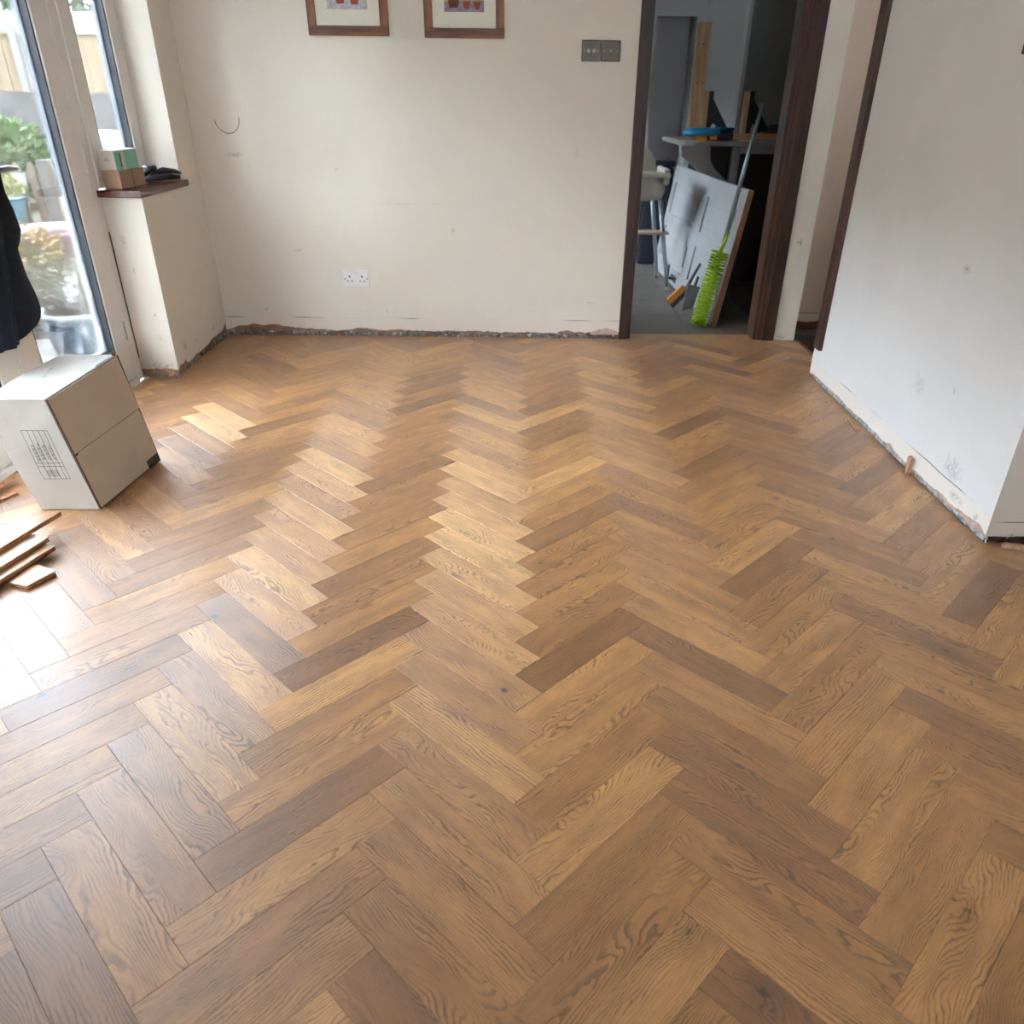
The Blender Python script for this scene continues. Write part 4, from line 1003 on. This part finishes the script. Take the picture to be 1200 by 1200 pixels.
# moulded counter
M_CNT = simple('grey_moulded_counter', srgb(134, 128, 122), .55, .06, 5)
M_CND = simple('painted_recess_shade', srgb(44, 36, 32), .8, .15, 8)
ct = thing('kitchen_counter', 'grey moulded counter with a rounded end and dark recesses', 'counter', (1.5, 6.3, 0))
cp = lambda u, v, w: (u-1.5, w-6.3, v)
bm = bmesh.new()
poly = [(1.05, 5.98+.10), (1.08, 5.98+.03), (1.15, 5.98), (2.6, 5.98), (2.6, 6.86), (1.05, 6.86)]
prism(bm, [(a-1.5, b-6.3) for a, b in poly], .925, .955); bmesh.ops.bevel(bm, geom=bm.edges[:], offset=.008, segments=2, affect='EDGES'); mesh_obj('worktop', bm, M_CNT, ct)
bm = bmesh.new(); prism(bm, [(1.06, .925), (1.26, .925), (1.27, .84), (1.30, .79), (1.425, .685), (1.425, .62), (1.30, .69), (1.16, .80), (1.07, .86)], 5.99, 6.10, axes=cp); mesh_obj('curved_bracket', bm, M_CNT, ct)
bm = bmesh.new(); box(bm, 1.415-1.5, 1.475-1.5, 5.99-6.3, 6.06-6.3, 0, .925, .012); mesh_obj('post', bm, M_CNT, ct)
bm = bmesh.new(); box(bm, 1.27-1.5, 2.6-1.5, 6.14-6.3, 6.80-6.3, 0, .924); mesh_obj('recess_shade', bm, M_CND, ct)  # dark box stands in for the shade inside the counter
bm = bmesh.new(); box(bm, 1.47-1.5, 2.6-1.5, 5.99-6.3, 6.02-6.3, .88, .925, .006); mesh_obj('apron', bm, M_CNT, ct)
# things on the counter
bm = bmesh.new(); box(bm, -.045, .045, -.022, .022, 0, .735, .003)
o = mesh_obj('timber_post', bm, M_PINE, None, False, (1.262, 6.66, .9565)); o.rotation_euler = (0, -.005, 0); tag(o, 'tall knotty pine post standing on the kitchen counter', 'post')
for kk in range(3):
    bmk = bmesh.new(); lathe(bmk, [(0, 0), (.006, 0), (.006, .001), (0, .001)], 10); k_o = mesh_obj('knot', bmk, simple('pine_knot', srgb(112, 66, 40), .6, .2), o, False, ((.0, .02, -.02)[kk], -.0225, (.60, .36, .36)[kk])); k_o.rotation_euler = (PI/2, 0, 0)
def bracket(lab, x, y, z):
    t_ = thing('shelf_bracket', lab, 'bracket', (x, y, z), group='shelf brackets on the kitchen counter')
    bm = bmesh.new(); box(bm, -.055, -.012, -.014, .014, 0, .305, .002); mesh_obj('pine_upright', bm, M_PINE, t_)
    fr2 = lambda u, v, w: (u, w, v)
    bm = bmesh.new(); prism(bm, [(-.012, 0), (.022, 0), (.022, .305), (-.012, .305)], -.012, .012, axes=fr2); mesh_obj('upright_arm', bm, M_BLK, t_)
    bm = bmesh.new(); prism(bm, [(.022, 0), (.175, 0), (.175, .045), (.022, .03)], -.012, .012, axes=fr2); mesh_obj('base_arm', bm, M_BLK, t_)
    bm = bmesh.new(); prism(bm, [(.022, .255), (.165, .045), (.110, .045), (.055, .040), (.050, .060), (.065, .085), (.035, .10), (.022, .07)], -.010, .010, axes=fr2); mesh_obj('brace_plate', bm, M_BLK, t_)
    return t_
bracket('black triangular bracket with pine upright, beside the tall post', 1.325, 6.50, .9565)
bracket('black triangular bracket with pine upright, behind the steel pole', 1.605, 6.42, .9565)
bm = bmesh.new(); box(bm, -.33, .33, -.022, .022, 0, .04, .002); o = mesh_obj('timber_batten', bm, wood_mat('pine_lengthways', srgb(206, 160, 116), srgb(168, 118, 80), .6, axis=0), None, False, (1.78, 6.30, .9565)); tag(o, 'pine batten lying along the counter edge', 'batten')
bm = bmesh.new(); lathe(bm, [(0, 0), (.075, 0), (.085, .02), (.08, .075), (.06, .095), (0, .10)], 20); o = mesh_obj('dark_tub', bm, M_BLK, None, True, (1.845, 6.50, .9565)); tag(o, 'black round tub at the right end of the counter', 'tub')
# blue tool with orange details
sd = thing('power_tool', 'blue and black power tool with orange details on the counter', 'tool', (1.27, 6.16, .956))
M_BLUE = simple('bright_blue_plastic', srgb(28, 128, 172), .4, .08)
M_ORG = simple('orange_plastic', srgb(232, 150, 30), .45, .08)
bm = bmesh.new(); lathe(bm, [(0, .028), (.10, .028), (.115, .045), (.10, .066), (.06, .078), (0, .080)], 24); bmesh.ops.scale(bm, verts=bm.verts[:], vec=(1.25, .8, 1)); mesh_obj('blue_shell', bm, M_BLUE, sd, True, (-.045, 0, 0))
bm = bmesh.new(); box(bm, -.02, .17, -.05, .05, .0, .058, .015); mesh_obj('black_body', bm, M_BLK, sd, True)
bm = bmesh.new(); box(bm, .03, .175, -.03, .05, .058, .082, .01); mesh_obj('blue_cap', bm, M_BLUE, sd, True)
bm = bmesh.new(); box(bm, .0, .055, -.062, -.045, .004, .046, .008); mesh_obj('orange_switch', bm, M_ORG, sd, True)
bm = bmesh.new(); box(bm, -.09, -.02, -.07, -.03, .0, .028, .006); mesh_obj('orange_pad', bm, M_ORG, sd, True)
bm = bmesh.new(); box(bm, -.04, .05, -.03, .03, 0, .008, .002); o = mesh_obj('sanding_block', bm, simple('pale_pad', srgb(196, 182, 150), .8, .1), None, False, (1.50, 6.08, .9565)); tag(o, 'small pale sanding pad in front of the blue power tool', 'pad')

GS = 0.17
def gsrgb(r, g, b): return tuple(GS*c for c in srgb(r, g, b)[:3]) + (1,)
# ------------------------------------------------------------------ garden outside the patio doors
bm = bmesh.new(); box(bm, -30, -2.03, -12, 34, -.40, -.16)
gr = mesh_obj('ground_garden', bm, simple('garden_soil', gsrgb(120, 116, 92), .95, .25, 1.5)); tag(gr, 'garden ground outside', kind='structure')
M_SLAB = simple('paving_slab', gsrgb(178, 174, 164), .85, .12, 6, bump=.1)
bm = bmesh.new(); box(bm, .005, .595, .005, .595, 0, .03, .004); slab_me = bpy.data.meshes.new('paving_slab'); bm.to_mesh(slab_me); bm.free(); slab_me.materials.append(M_SLAB)
for i in range(3):
    for k in range(8):
        o = bpy.data.objects.new('paving_slab', slab_me); o.parent = gr; o.location = (-2.63 - .6*i, 2.0 + .6*k, -.16); COL.objects.link(o)
GZ = -.13; GG = -.16
def leaves(nm, pts_fn, n, size, m, parent=None, seed=1, loc=(0, 0, 0)):
    rr = random.Random(seed); bm = bmesh.new()
    for _ in range(n):
        p, d = pts_fn(rr); s = size*rr.uniform(.6, 1.3)
        d = Vector(d).normalized(); a = d.cross(Vector((rr.uniform(-1, 1), rr.uniform(-1, 1), rr.uniform(-1, 1)))).normalized(); b = d.cross(a)*.35
        p = Vector(p); q = [p - d*s, p + a*s*.45 + b*s*.2, p + d*s, p - a*s*.45 + b*s*.2]
        bm.faces.new([bm.verts.new(v) for v in q])
    o = mesh_obj(nm, bm, m, parent, False, loc); o['kind'] = 'stuff' if parent is not None else o.get('kind', ''); return o
def ball(rx, ry, rz, cz):
    def f(rr):
        while True:
            x, y, z = rr.uniform(-1, 1), rr.uniform(-1, 1), rr.uniform(-1, 1); l2 = x*x+y*y+z*z
            if .35 < l2 < 1: break
        return (x*rx, y*ry, cz+z*rz), (x+rr.uniform(-.8, .8), y+rr.uniform(-.8, .8), z+rr.uniform(-.3, 1.0))
    return f
def leafm(name, c, var=.35): return simple(name, gsrgb(*c), .6, var, 14)
M_LF1 = leafm('leaf_bright', (116, 160, 66)); M_LF2 = leafm('leaf_mid', (92, 134, 60)); M_LF3 = leafm('leaf_dark', (70, 104, 52)); M_DRY = leafm('dry_stem', (150, 138, 112)); M_YEL = leafm('yellow_flower', (224, 178, 60), .15)
M_TRUNK = simple('bark', gsrgb(92, 76, 62), .9, .3, 12)
def pot(name, label, x, y, r0, r1, h, col, z=GZ, rimcol=None, soil=True, grp=None):
    t_ = thing(name, label, 'plant pot', (x, y, z), group=grp)
    m = simple('glaze_%d_%d_%d' % col, gsrgb(*col), .35, .2, 9)
    bm = bmesh.new(); lathe(bm, [(0, 0), (r0, 0), (r0*1.02, .01), (r1, h-.03), (r1, h-.028), (r1-.02, h-.03), (r0*.9, .03), (0, .03)], 30); mesh_obj('pot_body', bm, m, t_, True)
    bm = bmesh.new(); lathe(bm, [(r1-.022, h-.03), (r1+.008, h-.035), (r1+.014, h-.015), (r1+.004, h), (r1-.018, h), (r1-.022, h-.03)], 30); mesh_obj('rim', bm, simple('rim_%d_%d_%d' % (rimcol or col), gsrgb(*(rimcol or col)), .35, .1, 9), t_, True)
    bm = bmesh.new(); lathe(bm, [(r1-.03, h-.05), (0, h-.04)], 24); mesh_obj('soil', bm, simple('potting_soil', gsrgb(78, 64, 52), .95, .3, 40), t_)
    return t_
def stems(nm, n, r, h0, h1, lean, m, parent, seed, w=.0025):
    rr = random.Random(seed); bm = bmesh.new()
    for _ in range(n):
        a = rr.uniform(0, 2*PI); q = r*math.sqrt(rr.random()); b = Vector((q*math.cos(a), q*math.sin(a), h0)); hh = rr.uniform(.5, 1)*(h1-h0)
        tip = b + Vector((math.cos(a)*lean*rr.uniform(.1, 1), math.sin(a)*lean*rr.uniform(.1, 1), hh)); midp = b.lerp(tip, .5) + Vector((0, 0, hh*.08))
        tube(bm, [b, midp, tip], [w, w, w*.5], 4, cap=False)
    o = mesh_obj(nm, bm, m, parent); o['kind'] = 'stuff'; return o
p_ = pot('plant_pot', 'blue glazed pot with a dried bushy plant close to the door glass', -2.46, 4.26, .13, .19, .30, (96, 134, 160), rimcol=(190, 200, 206), grp='pots outside the patio door')
stems('dry_stems', 130, .14, .24, .56, .16, M_DRY, p_, 3); leaves('dry_leaves', ball(.18, .18, .15, .42), 480, .018, leafm('dry_leaf', (176, 162, 124)), p_, 4)
p_ = pot('plant_pot', 'green glazed pot with dry lavender stems beside the blue pot', -2.72, 3.86, .17, .20, .33, (104, 140, 116), rimcol=(168, 130, 110), grp='pots outside the patio door')
stems('lavender_stems', 200, .17, .28, .58, .16, leafm('grey_lavender', (128, 126, 112)), p_, 5); leaves('lavender_heads', ball(.20, .20, .10, .46), 260, .014, leafm('grey_lavender', (128, 126, 112)), p_, 6)
p_ = pot('plant_pot', 'low dark pot of yellow flowers behind the lavender', -3.05, 4.86, .14, .18, .24, (120, 108, 96))
stems('flower_stems', 160, .15, .20, .62, .22, leafm('leaf_stem', (128, 134, 84)), p_, 7); leaves('yellow_flowers', ball(.24, .30, .16, .50), 420, .026, M_YEL, p_, 8); leaves('green_leaves', ball(.22, .26, .18, .36), 420, .022, M_LF2, p_, 9)
p_ = pot('plant_pot', 'pale blue pot by the picket fence', -5.95, 9.55, .12, .17, .34, (110, 160, 176), z=GG)
leaves('leaves', ball(.20, .20, .14, .44), 300, .03, leafm('leaf_yellow', (190, 190, 90)), p_, 10)
# pink trough
tr = thing('garden_trough', 'pink oval trough on the paving in front of the picket fence', 'trough', (-4.50, 7.55, GG))
bm = bmesh.new(); lathe(bm, [(0, 0), (.36, 0), (.46, .24), (.48, .27), (.44, .27), (.36, .22), (0, .20)], 32); bmesh.ops.scale(bm, verts=bm.verts[:], vec=(.85, 1.15, 1)); mesh_obj('trough_body', bm, simple('pink_plastic', gsrgb(196, 120, 142), .5, .08), tr, True)
bm = bmesh.new(); lathe(bm, [(.44, .235), (0, .245)], 32); bmesh.ops.scale(bm, verts=bm.verts[:], vec=(.85, 1.15, 1)); mesh_obj('water', bm, simple('pinkish_water', gsrgb(150, 112, 132), .1, .05), tr)
# picket fence
M_PICK = wood_mat('weathered_picket', gsrgb(176, 150, 126), gsrgb(136, 112, 94), .85)
pf = thing('picket_fence', 'weathered wooden picket fence across the garden', 'fence', (-6.2, 9.9, GG))
bm = bmesh.new(); prism(bm, [(-.045, 0), (.045, 0), (.045, .60), (.03, .655), (0, .675), (-.03, .655), (-.045, .60)], -.011, .011, axes=lambda u, v, w: (u, w, v)); pick = bpy.data.meshes.new('picket'); bmesh.ops.recalc_face_normals(bm, faces=bm.faces); bm.to_mesh(pick); bm.free(); pick.materials.append(M_PICK)
for i in range(-10, 12):
    o = bpy.data.objects.new('picket', pick); o.parent = pf; o.location = (.20*i+.03, -.03, 0); o.rotation_euler = (0, .02*math.sin(i*2.3), 0); COL.objects.link(o)
for z_ in (.16, .46):
    bm = bmesh.new(); box(bm, -2.1, 2.5, -.018, .018, z_, z_+.08); mesh_obj('fence_rail', bm, M_PICK, pf)
bm = bmesh.new(); box(bm, .50, .64, -.05, .07, 0, .70, .01); mesh_obj('gate_post', bm, simple('old_post', gsrgb(134, 126, 118), .9, .25, 10), pf)
bm = bmesh.new(); box(bm, .19, .34, -.055, -.043, .42, .56); mesh_obj('white_notice', bm, simple('white_card', gsrgb(236, 236, 232), .7, .02), pf)
# shrubs
for i, (x, y, rx, ry, h, m, lab) in enumerate(((-7.0, 11.2, .85, .6, 1.10, M_LF1, 'bright green shrub seen through the door glass'), (-5.55, 12.25, .50, .45, .95, M_LF2, 'mid green shrub seen through the side window'), (-8.9, 11.3, .9, .7, 1.25, M_LF2, 'large green shrub at the garden end, left of the others'), (-4.1, 12.1, .7, .6, 1.1, M_LF3, 'dark green shrub behind the side window frame'))):
    t_ = thing('garden_shrub', lab, 'shrub', (x, y, GG), group='shrubs at the garden end')
    leaves('foliage', ball(rx, ry, h*.5, h*.55), 2600, .055, m, t_, 30+i)
    bm = bmesh.new(); tube(bm, [(0, 0, 0), (.05, 0, h*.5)], [.04, .02], 6); mesh_obj('stem', bm, M_TRUNK, t_)
t_ = thing('garden_shrub', 'green leafy climber beside the picket fence post', 'shrub', (-5.2, 10.3, GG)); leaves('foliage', ball(.30, .25, .30, .36), 700, .05, M_LF1, t_, 44)
bm = bmesh.new(); tube(bm, [(0, 0, 0), (.02, 0, .35)], [.02, .01], 6); mesh_obj('stem', bm, M_TRUNK, t_)
# covered round thing
gt = thing('garden_barbecue', 'pale round covered barbecue seen through the side window', 'barbecue', (-5.45, 11.2, GG))
bm = bmesh.new(); lathe(bm, [(0, .98), (.10, .97), (.22, .92), (.30, .84), (.32, .80), (0, .80)], 28); mesh_obj('domed_lid', bm, simple('pale_cover', gsrgb(220, 222, 224), .5, .05), gt, True)
bm = bmesh.new(); lathe(bm, [(.33, .74), (.34, .80), (0, .80), (0, .72), (.33, .74)], 28); mesh_obj('dark_band', bm, simple('grey_band', gsrgb(130, 134, 140), .5, .1), gt, True)
bm = bmesh.new(); lathe(bm, [(0, 0), (.24, 0), (.31, .70), (.33, .735), (0, .73)], 28); mesh_obj('barrel', bm, simple('pale_cover', gsrgb(220, 222, 224)), gt, True)
# retaining wall and close-board fence
bm = bmesh.new(); box(bm, -16, -2.5, 13.0, 13.35, -.2, 1.24)
w = mesh_obj('garden_wall', bm, simple('grey_stone', gsrgb(142, 138, 134), .9, .3, 3.5, bump=.5)); tag(w, 'rough grey garden wall below the board fence', 'garden wall')
bf = thing('board_fence', 'tall pale board fence on top of the garden wall', 'fence', (-8, 13.15, 1.24))
M_BOARD = wood_mat('pale_fence_board', gsrgb(222, 196, 156), gsrgb(198, 168, 128), .85)
bm = bmesh.new(); box(bm, -.072, .072, -.012, .012, 0, .72, .003); bmE = bpy.data.meshes.new('fence_board'); bm.to_mesh(bmE); bm.free(); bmE.materials.append(M_BOARD)
for i in range(-36, 36):
    o = bpy.data.objects.new('fence_board', bmE); o.parent = bf; o.location = (.148*i, .004*(i % 2), 0); COL.objects.link(o)
bm = bmesh.new(); box(bm, -5.4, 5.4, -.05, .05, .72, .78); mesh_obj('capping_rail', bm, simple('pale_rail', gsrgb(226, 210, 184), .8, .08), bf)
for i in range(-3, 4):
    bm = bmesh.new(); box(bm, -.05, .05, -.06, .04, -.6, .86, .005); mesh_obj('fence_post', bm, simple('concrete_post', gsrgb(206, 202, 194), .9, .08), bf, False, (1.8*i+.6, -.04, 0))
# shed and neighbouring gable behind the fence
sh = thing('garden_shed', 'shed with grey felt roof behind the board fence', 'shed', (-7.6, 15.4, -.2))
bm = bmesh.new(); box(bm, -2.6, 2.2, -.9, .9, 0, 2.15); mesh_obj('shed_wall', bm, simple('shed_board', gsrgb(196, 184, 164), .85, .1), sh)
bm = bmesh.new(); prism(bm, [(-1.0, 2.13), (1.0, 2.55), (1.0, 2.60), (-1.0, 2.19)], -2.7, 2.3, axes=lambda u, v, w: (w, u, v)); mesh_obj('felt_roof', bm, simple('grey_felt', gsrgb(112, 122, 134), .8, .1), sh)
bm = bmesh.new(); box(bm, -2.7, 2.3, .99, 1.03, 2.52, 2.70); mesh_obj('fascia', bm, simple('white_fascia', gsrgb(226, 226, 222), .7, .03), sh)
nh = thing('neighbour_house', 'neighbouring gabled house beyond the shed', 'house', (-8.2, 24.0, -.2))
bm = bmesh.new(); prism(bm, [(-2.2, 0), (2.2, 0), (2.2, 2.2), (0, 3.9), (-2.2, 2.2)], 0, 4, axes=lambda u, v, w: (u, w, v)); mesh_obj('gable_wall', bm, simple('mauve_brick', gsrgb(150, 130, 128), .85, .12), nh)
bm = bmesh.new(); prism(bm, [(-2.4, 2.05), (0, 3.92), (2.4, 2.05), (2.4, 2.25), (0, 4.14), (-2.4, 2.25)], -.15, 4.1, axes=lambda u, v, w: (u, w, v)); mesh_obj('roof', bm, simple('pale_verge', gsrgb(206, 190, 178), .8, .1), nh)
for i, (x, y, rr_, zc, m, lab) in enumerate(((-10.5, 19.5, 2.0, 4.2, M_LF2, 'tall green tree behind the board fence, left of the shed roof'), (-6.6, 20.5, 1.3, 4.6, M_LF1, 'light green tree above the shed roof'), (-5.0, 18.0, 1.1, 3.6, M_LF3, 'dark green tree at the right above the fence'))):
    t_ = thing('garden_tree', lab, 'tree', (x, y, -.2), group='trees beyond the fence')
    leaves('crown', ball(rr_, rr_, rr_*1.1, zc), 2600, .16, m, t_, 60+i)
    bm = bmesh.new(); tube(bm, [(0, 0, 0), (.1, 0, zc*.5), (0, .1, zc)], [.16, .12, .06], 8); mesh_obj('trunk', bm, M_TRUNK, t_)

# tall hedge added out of view to block low sky light from the doors
hg = thing('sky_block_hedge', 'tall dark hedge added out of view to block the low sky', 'hedge', (-15, 6, -.2))
M_HEDGE = leafm('hedge_leaf', (92, 120, 66))
def hedge_pt(rr):
    y = rr.uniform(-18, 17); z = rr.uniform(0, 1)**.8*(6.6 + .9*math.sin(y*.9) + .5*math.sin(y*2.3)); return (rr.uniform(-.7, .7), y, z), (rr.uniform(-1, 1), rr.uniform(-1, 1), rr.uniform(-.2, 1.4))
leaves('foliage', hedge_pt, 9000, .26, M_HEDGE, hg, 81)
bm = bmesh.new()
for i in range(30): tube(bm, [(-.1, -17.5+1.17*i, 0), (0, -17.5+1.17*i, 5.2)], [.09, .04], 6)
o = mesh_obj('stems', bm, M_TRUNK, hg); o['kind'] = 'stuff'
bm = bmesh.new(); box(bm, -.35, .35, -17.8, 16.8, .05, 5.9); mesh_obj('inner_foliage', bm, leafm('hedge_core', (40, 56, 32)), hg)
